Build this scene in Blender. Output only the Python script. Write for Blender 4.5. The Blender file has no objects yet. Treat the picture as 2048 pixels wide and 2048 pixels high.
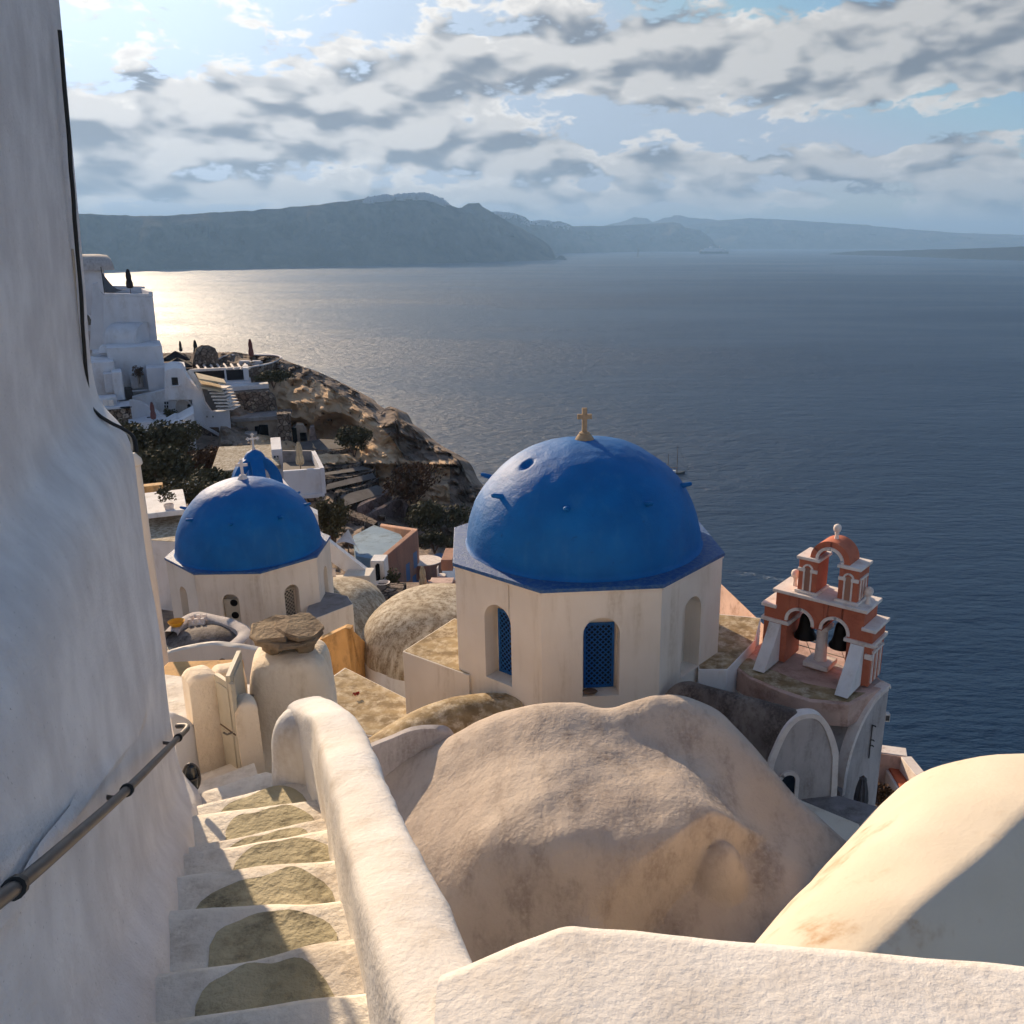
import bpy, bmesh, math, random
import numpy as np
from mathutils import Vector, Matrix, noise as mnoise
R = math.radians
random.seed(7); rng = np.random.default_rng(7)
sc = bpy.context.scene
COL = sc.collection

# ---------------------------------------------------------------- camera, sky, sun, exposure
FPX, PU, PV, PITCH = 1792.0, 1140.0, 1024.0, R(16.95)     # focal length and principal point in photo pixels
SP, CP = math.sin(PITCH), math.cos(PITCH)
SEA = -110.0
SUN_AZ, SUN_EL = R(-33.0), R(20.5)                        # azimuth from +Y, negative = to the left
SDIR = Vector((math.sin(SUN_AZ) * math.cos(SUN_EL), math.cos(SUN_AZ) * math.cos(SUN_EL), math.sin(SUN_EL)))

cam = bpy.data.cameras.new('camera'); camo = bpy.data.objects.new('camera', cam); COL.objects.link(camo)
camo.location = (0, 0, 0); camo.rotation_euler = (R(90) - PITCH, 0, 0)
cam.sensor_width = 36; cam.lens = 36 * FPX / 2048; cam.shift_x = (1024 - PU) / 2048
cam.clip_start = 0.05; cam.clip_end = 60000
sc.camera = camo

vs = sc.view_settings
vs.view_transform = 'Standard'; vs.look = 'None'; vs.exposure = 0.60; vs.gamma = 1.0; vs.use_curve_mapping = False
sc.render.engine = 'CYCLES'
cy = sc.cycles
cy.use_denoising = True; cy.max_bounces = 5; cy.diffuse_bounces = 3; cy.glossy_bounces = 2; cy.volume_bounces = 0
cy.transparent_max_bounces = 6; cy.use_adaptive_sampling = True; cy.adaptive_threshold = 0.04
cy.sample_clamp_indirect = 6

sun = bpy.data.lights.new('sun', 'SUN'); sun.energy = 5.0; sun.angle = R(0.55); sun.color = (1.0, 0.77, 0.52)
suno = bpy.data.objects.new('sun', sun); COL.objects.link(suno)
suno.rotation_euler = SDIR.to_track_quat('Z', 'Y').to_euler(); suno.location = (-50, 60, 60)

def ray(u, v):
    cx, cyy = (u - PU) / FPX, (PV - v) / FPX
    return Vector((cx, CP + SP * cyy, -SP + CP * cyy))
def W(u, v, Y=None, z=None):
    """the point of the place that photo pixel (u, v) shows, at forward distance Y or at height z"""
    d = ray(u, v)
    return d * (Y / d.y) if Y is not None else d * (z / d.z)
def AE(u, v):
    d = ray(u, v).normalized()
    return math.atan2(d.x, d.y), math.asin(d.z)

# ---- node helpers
class NT:
    def __init__(s, tree): s.t = tree; s.n = tree.nodes; s.l = tree.links
    def new(s, typ, **kw):
        n = s.n.new(typ)
        for k, v in kw.items(): setattr(n, k, v)
        return n
    def put(s, sock, val):
        if isinstance(val, bpy.types.NodeSocket): s.l.new(val, sock)
        elif val is not None:
            if hasattr(sock.default_value, '__len__') and not hasattr(val, '__len__'): val = (val,) * len(sock.default_value)
            if hasattr(val, '__len__') and len(val) == 3 and len(sock.default_value) == 4: val = tuple(val) + (1,)
            sock.default_value = val
    def math(s, op, a, b=None, c=None, clamp=False):
        n = s.new('ShaderNodeMath', operation=op, use_clamp=clamp)
        for i, x in enumerate((a, b, c)): s.put(n.inputs[i], x) if x is not None else None
        return n.outputs[0]
    def vmath(s, op, a, b=None):
        n = s.new('ShaderNodeVectorMath', operation=op); s.put(n.inputs[0], a)
        if b is not None: s.put(n.inputs[1], b)
        return n.outputs[1] if op in ('DOT_PRODUCT', 'LENGTH') else n.outputs[0]
    def mix(s, f, a, b, blend='MIX'):
        n = s.new('ShaderNodeMix', data_type='RGBA', blend_type=blend); s.put(n.inputs[0], f); s.put(n.inputs[6], a); s.put(n.inputs[7], b)
        return n.outputs[2]
    def noise(s, vec, scale, detail=4, rough=.55, dist=0.0):
        n = s.new('ShaderNodeTexNoise'); s.put(n.inputs['Vector'], vec); n.inputs['Scale'].default_value = scale
        n.inputs['Detail'].default_value = detail; n.inputs['Roughness'].default_value = rough; n.inputs['Distortion'].default_value = dist
        return n.outputs[0]
    def ramp(s, f, lo, hi, a=0.0, b=1.0):
        n = s.new('ShaderNodeMapRange', interpolation_type='SMOOTHSTEP'); s.put(n.inputs[0], f)
        for i, x in enumerate((lo, hi, a, b)): s.put(n.inputs[i + 1], x)
        return n.outputs[0]
    def voro(s, vec, scale, feature='F1', rnd=1.0):
        n = s.new('ShaderNodeTexVoronoi', feature=feature); s.put(n.inputs['Vector'], vec); n.inputs['Scale'].default_value = scale
        if 'Randomness' in n.inputs: n.inputs['Randomness'].default_value = rnd
        return n

world = bpy.data.worlds.new('World'); sc.world = world; world.use_nodes = True
t = NT(world.node_tree); t.n.clear()
sky = t.new('ShaderNodeTexSky', sky_type='NISHITA'); sky.sun_disc = False
sky.sun_elevation = SUN_EL; sky.sun_rotation = SUN_AZ; sky.altitude = 100; sky.air_density = 1.0; sky.dust_density = 1.2; sky.ozone_density = 2.0
tc = t.new('ShaderNodeTexCoord'); dvec = tc.outputs['Generated']
sep = t.new('ShaderNodeSeparateXYZ'); t.put(sep.inputs[0], dvec)
az = t.math('ARCTAN2', sep.outputs[0], sep.outputs[1]); el = t.math('ARCSINE', sep.outputs[2])
pvec = t.vmath('MULTIPLY', dvec, (1.0, 1.0, 2.3))
warp = t.new('ShaderNodeTexNoise'); t.put(warp.inputs['Vector'], pvec); warp.inputs['Scale'].default_value = 9; warp.inputs['Detail'].default_value = 3
wv = t.vmath('SUBTRACT', warp.outputs['Color'], (0.5, 0.5, 0.5))
p1 = t.vmath('ADD', pvec, t.vmath('MULTIPLY', wv, (0.05, 0.05, 0.05)))
F1 = t.noise(p1, 17.0, 6, .50)
offs = Vector((SDIR.x * .5, SDIR.y * .1, 1.0)).normalized() * .032
F2 = t.noise(t.vmath('ADD', p1, tuple(offs)), 17.0, 4, .48)
bias = None; dark = None
def bump(u, v, sa, se):
    a0, e0 = AE(u, v)
    da = t.math('MULTIPLY', t.math('SUBTRACT', az, a0), 1 / R(sa)); de = t.math('MULTIPLY', t.math('SUBTRACT', el, e0), 1 / R(se))
    q = t.math('ADD', t.math('MULTIPLY', da, da), t.math('MULTIPLY', de, de))
    return t.math('EXPONENT', t.math('MULTIPLY', q, -1.0))
CLOUDS = [(1250, 110, 9, 2.0, .22), (1700, 120, 9, 1.9, .30), (860, 150, 6, 1.6, .20), (2000, 60, 8, 2, .2), (720, 255, 8, 1.7, .30), (420, 260, 7, 1.8, .28), (950, 300, 5, .9, .26), (150, 318, 4, 1.5, .32), (1060, 340, 5, .8, .17), (1310, 330, 4.0, 1.0, .22), (1490, 340, 2.0, .8, .20), (1640, 338, 3.6, .85, .19), (1880, 318, 4, 1.3, .22),
          (1050, 392, 8, .4, .20), (1500, 392, 9, .42, .20), (400, 380, 10, .6, .28), (1500, 262, 10, .9, -.16), (1150, 215, 3, .6, -.12), (1900, 235, 4, .6, -.16), (200, 120, 4, 1.0, -.10), (420, 175, 6, .9, .16), (300, 235, 5, .7, .10)]
for (u, v, sa, se, am) in CLOUDS:
    g = t.math('MULTIPLY', bump(u, v, sa, se), am)
    bias = g if bias is None else t.math('ADD', bias, g)
Fd = t.math('ADD', F1, bias)
Fd = t.math('ADD', Fd, t.math('MULTIPLY_ADD', t.noise(p1, 5.0, 2, .5), .24, -.12))
Fd = t.math('SUBTRACT', Fd, t.math('MULTIPLY', t.ramp(el, R(13), R(24)), .07))
bil = t.math('ABSOLUTE', t.math('MULTIPLY_ADD', t.noise(p1, 46.0, 3, .5), 2.0, -1.0))
Fd = t.math('ADD', Fd, t.math('MULTIPLY_ADD', bil, -.26, .042))
mask = t.ramp(Fd, .49, .61)
thick = t.ramp(Fd, .53, .74)
lit = t.math('ADD', t.math('SUBTRACT', t.noise(p1, 17.0, 2, .5), t.noise(t.vmath('ADD', p1, tuple(offs * 1.3)), 17.0, 2, .5)), t.math('MULTIPLY', t.math('SUBTRACT', F1, F2), .35))
lit = t.ramp(t.math('SUBTRACT', lit, t.math('MULTIPLY', bil, .10)), -.26, .14)
lit = t.math('MULTIPLY', lit, t.math('MULTIPLY_ADD', thick, -.34, 1.0))
ccol = t.mix(lit, (3.3, 3.7, 4.3), (13.5, 12.9, 12.1))
sdot = t.math('MAXIMUM', t.vmath('DOT_PRODUCT', dvec, tuple(SDIR)), 0.0)
glow = t.math('MULTIPLY_ADD', t.math('POWER', sdot, 5.0), .62, .78)
ccol = t.mix(1.0, ccol, glow, 'MULTIPLY')
base = t.vmath('MINIMUM', t.vmath('MULTIPLY', sky.outputs[0], (1.15, 1.38, 1.62)), (6.0, 7.2, 8.8))
base = t.mix(1.0, base, t.math('MULTIPLY_ADD', t.math('POWER', sdot, 12.0), 1.5, 1.0), 'MULTIPLY')
hz = t.math('EXPONENT', t.math('MULTIPLY', t.math('MAXIMUM', el, 0.0), -1 / R(1.9)))
base = t.mix(t.math('MULTIPLY', hz, .75), base, (10.5, 9.2, 8.2))
col = t.mix(t.math('MULTIPLY', mask, t.math('MULTIPLY_ADD', hz, -.30, .97)), base, ccol)
bg = t.new('ShaderNodeBackground'); t.put(bg.inputs[0], col); bg.inputs[1].default_value = 0.05
out = t.new('ShaderNodeOutputWorld'); t.l.new(bg.outputs[0], out.inputs[0])
world.cycles.sampling_method = 'MANUAL'; world.cycles.sample_map_resolution = 512

# ---------------------------------------------------------------- materials
def mk(name):
    m = bpy.data.materials.new(name); m.use_nodes = True
    q = NT(m.node_tree); q.n.clear()
    b = q.new('ShaderNodeBsdfPrincipled'); o = q.new('ShaderNodeOutputMaterial'); q.l.new(b.outputs[0], o.inputs[0])
    pos = q.new('ShaderNodeNewGeometry').outputs['Position']
    return m, q, b, pos
def bumpn(q, b, h, strength, dist):
    n = q.new('ShaderNodeBump'); n.inputs['Strength'].default_value = strength; n.inputs['Distance'].default_value = dist
    q.put(n.inputs['Height'], h); q.l.new(n.outputs[0], b.inputs['Normal'])
def plaster(name, c1, c2, scale=1.2, stain=None, amt=.5, sscale=1.5, stretch=(1, 1, 1), rough=.85, bump=.5, bd=.012, bs=14, speck=0.0, spec=.3, soft=.12, big=0.0, mid=.5, crack=0.0):
    m, q, b, pos = mk(name)
    c = q.mix(q.ramp(q.noise(pos, scale, 3), .3, .7), c1, c2)
    if stain:
        p2 = q.vmath('MULTIPLY', pos, stretch)
        f = q.ramp(q.noise(p2, sscale, 5, .68), 1 - amt - soft, 1 - amt + soft)
        f = q.math('MULTIPLY', f, q.ramp(q.noise(pos, sscale * 9, 4, .7), .2, .6))
        c = q.mix(f, c, stain)
    if speck:
        f = q.ramp(q.noise(pos, 55, 3, .6), .66, .74)
        c = q.mix(q.math('MULTIPLY', f, speck), c, tuple(x * .45 for x in c2))
    cr_ = None
    if crack:
        wn = q.new('ShaderNodeTexNoise'); q.put(wn.inputs['Vector'], pos); wn.inputs['Scale'].default_value = 2.2; wn.inputs['Detail'].default_value = 4
        e = q.voro(q.vmath('ADD', pos, q.vmath('MULTIPLY', wn.outputs[1], (.5, .5, .5))), crack, 'DISTANCE_TO_EDGE').outputs['Distance']
        cr_ = q.math('MULTIPLY', q.ramp(e, .0045, .001), q.ramp(q.noise(pos, .9, 2), .50, .58))
        c = q.mix(q.math('MULTIPLY', cr_, .6), c, (.16, .12, .09))
    b.inputs['Roughness'].default_value = rough; b.inputs['Specular IOR Level'].default_value = spec
    q.put(b.inputs['Base Color'], c)
    h = q.math('ADD', q.math('MULTIPLY', q.noise(pos, bs, 4, .6), .7), q.math('MULTIPLY', q.noise(pos, bs * .22, 3), mid))
    if big: h = q.math('ADD', h, q.math('MULTIPLY', q.noise(q.vmath('MULTIPLY', pos, (1.4, .7, 1)), 1.6, 4, .6, .6), big))
    if cr_: h = q.math('SUBTRACT', h, q.math('MULTIPLY', cr_, .6))
    bumpn(q, b, h, bump, bd)
    return m
def stone(name, cols, joint, scale, bump=.8, dist=.08, joint_w=.06):
    m, q, b, pos = mk(name)
    wn = q.new('ShaderNodeTexNoise'); q.put(wn.inputs['Vector'], pos); wn.inputs['Scale'].default_value = scale * .8
    pw = q.vmath('ADD', pos, q.vmath('MULTIPLY', wn.outputs[1], (.5 / scale, .5 / scale, .5 / scale)))
    v1 = q.voro(pw, scale); v2 = q.voro(pw, scale, 'DISTANCE_TO_EDGE')
    sp = q.new('ShaderNodeSeparateColor'); q.l.new(v1.outputs['Color'], sp.inputs[0])
    c = q.mix(sp.outputs[0], cols[0], cols[1]); c = q.mix(q.ramp(sp.outputs[1], .7, .75), c, cols[2])
    c = q.mix(q.ramp(q.noise(pos, 6, 4), .35, .7), c, tuple(x * .6 for x in cols[0]))
    e = q.ramp(v2.outputs['Distance'], 0, joint_w)
    c = q.mix(e, joint, c); q.put(b.inputs['Base Color'], c); b.inputs['Roughness'].default_value = .95; b.inputs['Specular IOR Level'].default_value = .15
    bumpn(q, b, q.math('ADD', e, q.math('MULTIPLY', q.noise(pos, 9, 4), .6)), bump, dist)
    return m
def flat(name, c, rough=.6, metal=0.0, spec=.4, var=.25, vs=8, bump=.0):
    m, q, b, pos = mk(name)
    q.put(b.inputs['Base Color'], q.mix(q.ramp(q.noise(pos, vs, 4), .3, .7), tuple(x * (1 - var) for x in c), c))
    b.inputs['Roughness'].default_value = rough; b.inputs['Metallic'].default_value = metal; b.inputs['Specular IOR Level'].default_value = spec
    if bump: bumpn(q, b, q.noise(pos, 30, 4), bump, .01)
    return m
M = {}
M['wall_near'] = plaster('wall_near', (.80, .77, .76), (.63, .60, .595), 2.2, (.58, .53, .51), .34, 1.6, (1.3, 1.3, .7), bump=1.0, bd=.018, bs=42, speck=.85, soft=.25, big=.06, mid=.15)
M['white_near'] = plaster('white_near', (.79, .76, .73), (.70, .66, .62), 1.6, (.52, .45, .38), .38, 1.4, (1.5, 1.5, .6), bump=.9, bd=.011, bs=30, speck=.35, soft=.2, big=.5, mid=.45)
M['white'] = plaster('white_plaster', (.80, .78, .77), (.71, .68, .66), 1.2, (.50, .45, .40), .36, 1.1, (2, 2, .5), bump=.4, bs=16, speck=.15, soft=.2)
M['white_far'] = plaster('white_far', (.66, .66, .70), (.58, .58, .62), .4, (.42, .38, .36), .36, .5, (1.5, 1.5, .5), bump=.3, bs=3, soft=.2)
M['cream'] = plaster('cream_plaster', (.80, .72, .62), (.73, .65, .55), .8, (.50, .40, .28), .33, 1.0, (2.5, 2.5, .3), bump=.3, bs=18, speck=.12, soft=.2)
M['warm'] = plaster('warm_plaster', (.84, .73, .58), (.77, .64, .49), 1.1, (.52, .37, .22), .36, 1.6, (2, 2, .6), bump=1.0, bd=.02, bs=20, speck=.2, soft=.18)
M['step'] = plaster('step_plaster', (.80, .74, .65), (.70, .63, .55), 2.2, (.45, .38, .30), .42, 3, bump=1.0, bd=.016, bs=24, speck=.4, soft=.18, mid=.8)
M['patch'] = plaster('step_concrete', (.47, .41, .27), (.34, .30, .19), 3, (.15, .13, .085), .40, 6, bump=1.0, bd=.03, bs=17, speck=.5, mid=1.0)
M['vault'] = plaster('vault_plaster', (.55, .46, .38), (.46, .375, .31), .55, (.27, .21, .17), .40, 1.5, (1.6, .8, 1), bump=1.0, bd=.022, bs=13, speck=.4, soft=.2, big=1.1, mid=1.0)
M['cream_roof'] = plaster('cream_roof', (.68, .60, .49), (.61, .53, .42), .5, (.40, .24, .12), .37, .9, (1, 1, 1), bump=.6, bd=.014, bs=16, speck=.25, soft=.1, big=.5, mid=.5)
M['lichen'] = plaster('lichen_roof', (.38, .275, .14), (.20, .135, .065), 2.6, (.58, .48, .34), .46, 4.0, bump=.9, bd=.02, bs=15, speck=.5)
M['streak'] = plaster('streaked_vault', (.60, .53, .42), (.50, .42, .31), 1.0, (.19, .13, .07), .52, 2.2, (2.2, 2.2, .45), bump=.7, bd=.02, bs=14, speck=.4, soft=.16)
M['dark_roof'] = plaster('dark_weathered_roof', (.26, .215, .185), (.14, .11, .095), 1.0, (.07, .052, .045), .5, 2.0, (1.5, 1, .8), bump=.8, bd=.02, bs=14, speck=.4)
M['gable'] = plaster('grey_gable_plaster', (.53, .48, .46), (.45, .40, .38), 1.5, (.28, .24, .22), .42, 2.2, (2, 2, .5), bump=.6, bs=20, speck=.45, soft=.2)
M['coral'] = plaster('coral_plaster', (.53, .165, .092), (.46, .135, .075), 2.0, (.34, .09, .05), .38, 2.5, bump=.35, bs=22, rough=.8, soft=.2)
M['pinkroof'] = plaster('pink_plaster', (.66, .46, .38), (.55, .37, .30), 1.4, (.36, .22, .17), .44, 2, bump=.4, bs=14, speck=.2)
M['trim'] = plaster('white_trim', (.82, .74, .68), (.75, .66, .60), 2.5, (.50, .36, .28), .36, 4, bump=.3, bs=20, soft=.2)
M['terra'] = plaster('terracotta_plaster', (.46, .24, .16), (.37, .18, .12), .7, (.24, .13, .10), .44, .9, (2, 2, .4), bump=.3, bs=5, soft=.2)
M['blueroof'] = plaster('blue_grey_roof', (.25, .36, .46), (.18, .28, .38), .5, (.10, .14, .17), .42, 1.2, bump=.3, bs=4, soft=.1)
M['bluefloor'] = plaster('blue_floor', (.13, .20, .33), (.09, .15, .27), .5, bump=.1, bs=4)
M['tuff'] = stone('dry_stone', [(.27, .20, .155), (.16, .115, .09), (.40, .33, .27)], (.045, .032, .025), 2.3, .9, .1, .10)
M['rubble'] = stone('dark_rubble', [(.17, .125, .10), (.10, .072, .06), (.29, .23, .19)], (.03, .022, .018), 1.7, 1, .15, .12)
M['pinkstone'] = stone('pink_stone', [(.34, .255, .235), (.25, .185, .17), (.13, .09, .08)], (.16, .115, .105), 1.4, .7, .08, .05)
M['grey_slab'] = plaster('grey_slab', (.30, .275, .27), (.22, .20, .20), .8, (.14, .12, .11), .42, 1.5, bump=.4, bs=5)
M['path'] = plaster('terrace_path', (.16, .14, .13), (.11, .095, .088), .6, (.09, .075, .07), .45, 1.0, bump=.5, bs=4)
M['black'] = flat('black_void', (.008, .008, .009), .9, spec=.05)
M['iron'] = flat('grey_iron', (.13, .115, .105), .45, .6)
M['cable'] = flat('black_cable', (.018, .018, .018), .5)
M['bell'] = flat('bronze_bell', (.014, .012, .011), .5, .7)
M['lattice'] = flat('blue_shutter_paint', (.008, .12, .40), .5, var=.3, vs=12)
M['beige_wood'] = flat('beige_painted_wood', (.50, .44, .34), .6, var=.15, vs=5)
M['lat_white'] = flat('cream_lattice', (.62, .54, .44), .7)
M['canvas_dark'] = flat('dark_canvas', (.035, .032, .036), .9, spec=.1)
M['canvas_beige'] = flat('beige_canvas', (.62, .50, .34), .9, spec=.1, vs=3)
M['canvas_red'] = flat('dusty_red_canvas', (.20, .085, .08), .9, spec=.1)
M['canvas_grey'] = flat('grey_canvas', (.13, .125, .13), .9, spec=.1)
M['yellow'] = flat('yellow_plastic', (.80, .40, .02), .4)
M['rednet'] = flat('red_cloth', (.35, .03, .02), .9)
M['pot'] = flat('clay_pot', (.30, .12, .06), .8)
M['wood'] = flat('brown_wood', (.12, .07, .045), .7)
M['glass'] = flat('dark_glass', (.02, .025, .03), .15, spec=.6)
M['redbench'] = flat('red_cushion', (.50, .12, .05), .85)
M['hull'] = flat('dark_hull', (.03, .035, .045), .5)
M['boat_white'] = flat('boat_white', (.75, .76, .78), .4)
M['leaf'] = flat('dark_leaf', (.11, .10, .052), .8, spec=.2, var=.6, vs=1.2)
M['leaf_rust'] = flat('rusty_leaf', (.15, .078, .040), .8, spec=.2, var=.6, vs=1.2)
M['flower'] = flat('white_flower', (.7, .7, .66), .8)
M['solar'] = flat('dusty_panel', (.16, .15, .15), .3)
M['cross_stone'] = plaster('cross_stone', (.44, .31, .19), (.36, .25, .15), 3, (.2, .14, .09), .42, 6, bump=.5, bs=20)
M['rock_cap'] = plaster('cap_stone', (.30, .22, .135), (.19, .13, .08), 4, (.12, .08, .05), .42, 5, bump=1, bd=.02, bs=22, speck=.3)

def blue_dome():
    m, q, b, pos = mk('blue_dome_paint')
    c = q.mix(q.ramp(q.noise(pos, 1.1, 5), .3, .7), (.001, .105, .33), (.001, .135, .41))
    f = q.math('MULTIPLY', q.ramp(q.noise(q.vmath('MULTIPLY', pos, (1, 1, 1.6)), 5.0, 9, .75), .60, .70), .6)
    c = q.mix(f, c, (.004, .03, .09))
    fl = q.ramp(q.voro(pos, 3.1).outputs['Distance'], .035, .02)
    c = q.mix(q.math('MULTIPLY', fl, .7), c, (.02, .28, .60))
    c = q.mix(q.math('MULTIPLY', q.ramp(q.noise(q.vmath('MULTIPLY', pos, (3, 3, .5)), 1.3, 5, .6), .5, .75), .35), c, (.03, .17, .40))
    q.put(b.inputs['Base Color'], c); b.inputs['Roughness'].default_value = .62; b.inputs['Specular IOR Level'].default_value = .25
    b.inputs['Coat Weight'].default_value = .0; b.inputs['Coat Roughness'].default_value = .38
    h = q.math('ADD', q.math('MULTIPLY', q.noise(pos, 24, 4), .5), q.noise(q.vmath('MULTIPLY', pos, (1, 1, 1.5)), 5.0, 3))
    bumpn(q, b, h, .75, .022)
    return m
M['dome'] = blue_dome()
def ledge_mat():
    m, q, b, pos = mk('blue_ledge_worn')
    f = q.ramp(q.noise(pos, 9, 8, .75), .46, .58)
    c = q.mix(f, (.006, .075, .26), (.05, .13, .27))
    q.put(b.inputs['Base Color'], c); b.inputs['Roughness'].default_value = .6
    bumpn(q, b, q.noise(pos, 16, 6, .7), .9, .03)
    return m
M['ledge'] = ledge_mat()
def rock():
    m, q, b, pos = mk('tuff_cliff')
    c = q.mix(q.ramp(q.noise(pos, .16, 6, .6), .35, .65), (.74, .52, .33), (.58, .40, .25))
    att = q.new('ShaderNodeAttribute', attribute_name='rub').outputs['Fac']
    dk = q.mix(q.ramp(q.noise(pos, .9, 7, .7), .35, .68), (.19, .145, .115), (.37, .285, .225))
    f = q.ramp(q.math('ADD', att, q.math('MULTIPLY_ADD', q.noise(pos, .35, 6, .65), .9, -.45)), .42, .60)
    c = q.mix(f, c, dk)
    pit = q.ramp(q.voro(q.vmath('ADD', pos, q.vmath('MULTIPLY', pos, (0, 0, 0))), .85).outputs['Distance'], .20, .12)
    pit = q.math('MULTIPLY', pit, q.ramp(q.noise(pos, .5, 3), .45, .6))
    c = q.mix(pit, c, (.05, .035, .026))
    q.put(b.inputs['Base Color'], c); b.inputs['Roughness'].default_value = .95; b.inputs['Specular IOR Level'].default_value = .1
    h = q.math('ADD', q.noise(pos, 1.1, 8, .68), q.math('MULTIPLY', pit, -.5))
    bumpn(q, b, h, .8, .35)
    return m
M['rock'] = rock()
def hillm(name, c1, c2, s):
    m, q, b, pos = mk(name)
    q.put(b.inputs['Base Color'], q.mix(q.ramp(q.noise(q.vmath('MULTIPLY', pos, (1, 1, 1.6)), s, 8, .65), .35, .65), c1, c2))
    b.inputs['Roughness'].default_value = 1.0; b.inputs['Specular IOR Level'].default_value = .0
    bumpn(q, b, q.noise(q.vmath('MULTIPLY', pos, (1, 1, .6)), s * 1.5, 8, .65), 1.0, 60)
    return m
M['hill'] = hillm('far_cliff', (.045, .040, .036), (.14, .12, .10), .005)
M['lava'] = hillm('lava_islet', (.022, .020, .020), (.04, .036, .034), .02)
def seam():
    m, q, b, pos = mk('sea_water')
    rot = q.new('ShaderNodeMapping'); q.put(rot.inputs[0], pos); rot.inputs['Rotation'].default_value = (0, 0, R(12)); rot.inputs['Scale'].default_value = (.42, 1.0, 1)
    h = q.math('ADD', q.math('MULTIPLY', q.noise(rot.outputs[0], .30, 5, .62), 1.0), q.math('MULTIPLY', q.noise(rot.outputs[0], .07, 3), 1.3))
    n2 = q.ramp(q.noise(q.vmath('MULTIPLY', pos, (.3, 1, 1)), .004, 5, .6), .35, .65)
    c = q.mix(n2, (.002, .024, .066), (.003, .030, .080))
    q.put(b.inputs['Base Color'], c); q.put(b.inputs['Roughness'], q.math('MULTIPLY_ADD', n2, .14, .42)); b.inputs['IOR'].default_value = 1.333; b.inputs['Specular IOR Level'].default_value = .5
    h = q.math('MULTIPLY', h, q.math('MULTIPLY_ADD', n2, .55, .6))
    bumpn(q, b, h, 1.0, 2.4)
    return m
M['sea'] = seam()
def foam():
    m, q, b, pos = mk('wake_foam'); q.put(b.inputs['Base Color'], (.55, .6, .66)); b.inputs['Roughness'].default_value = .6
    q.put(b.inputs['Alpha'], q.math('MULTIPLY', q.ramp(q.noise(pos, .9, 6, .7), .5, .7), .55))
    return m
M['foam'] = foam()

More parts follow.
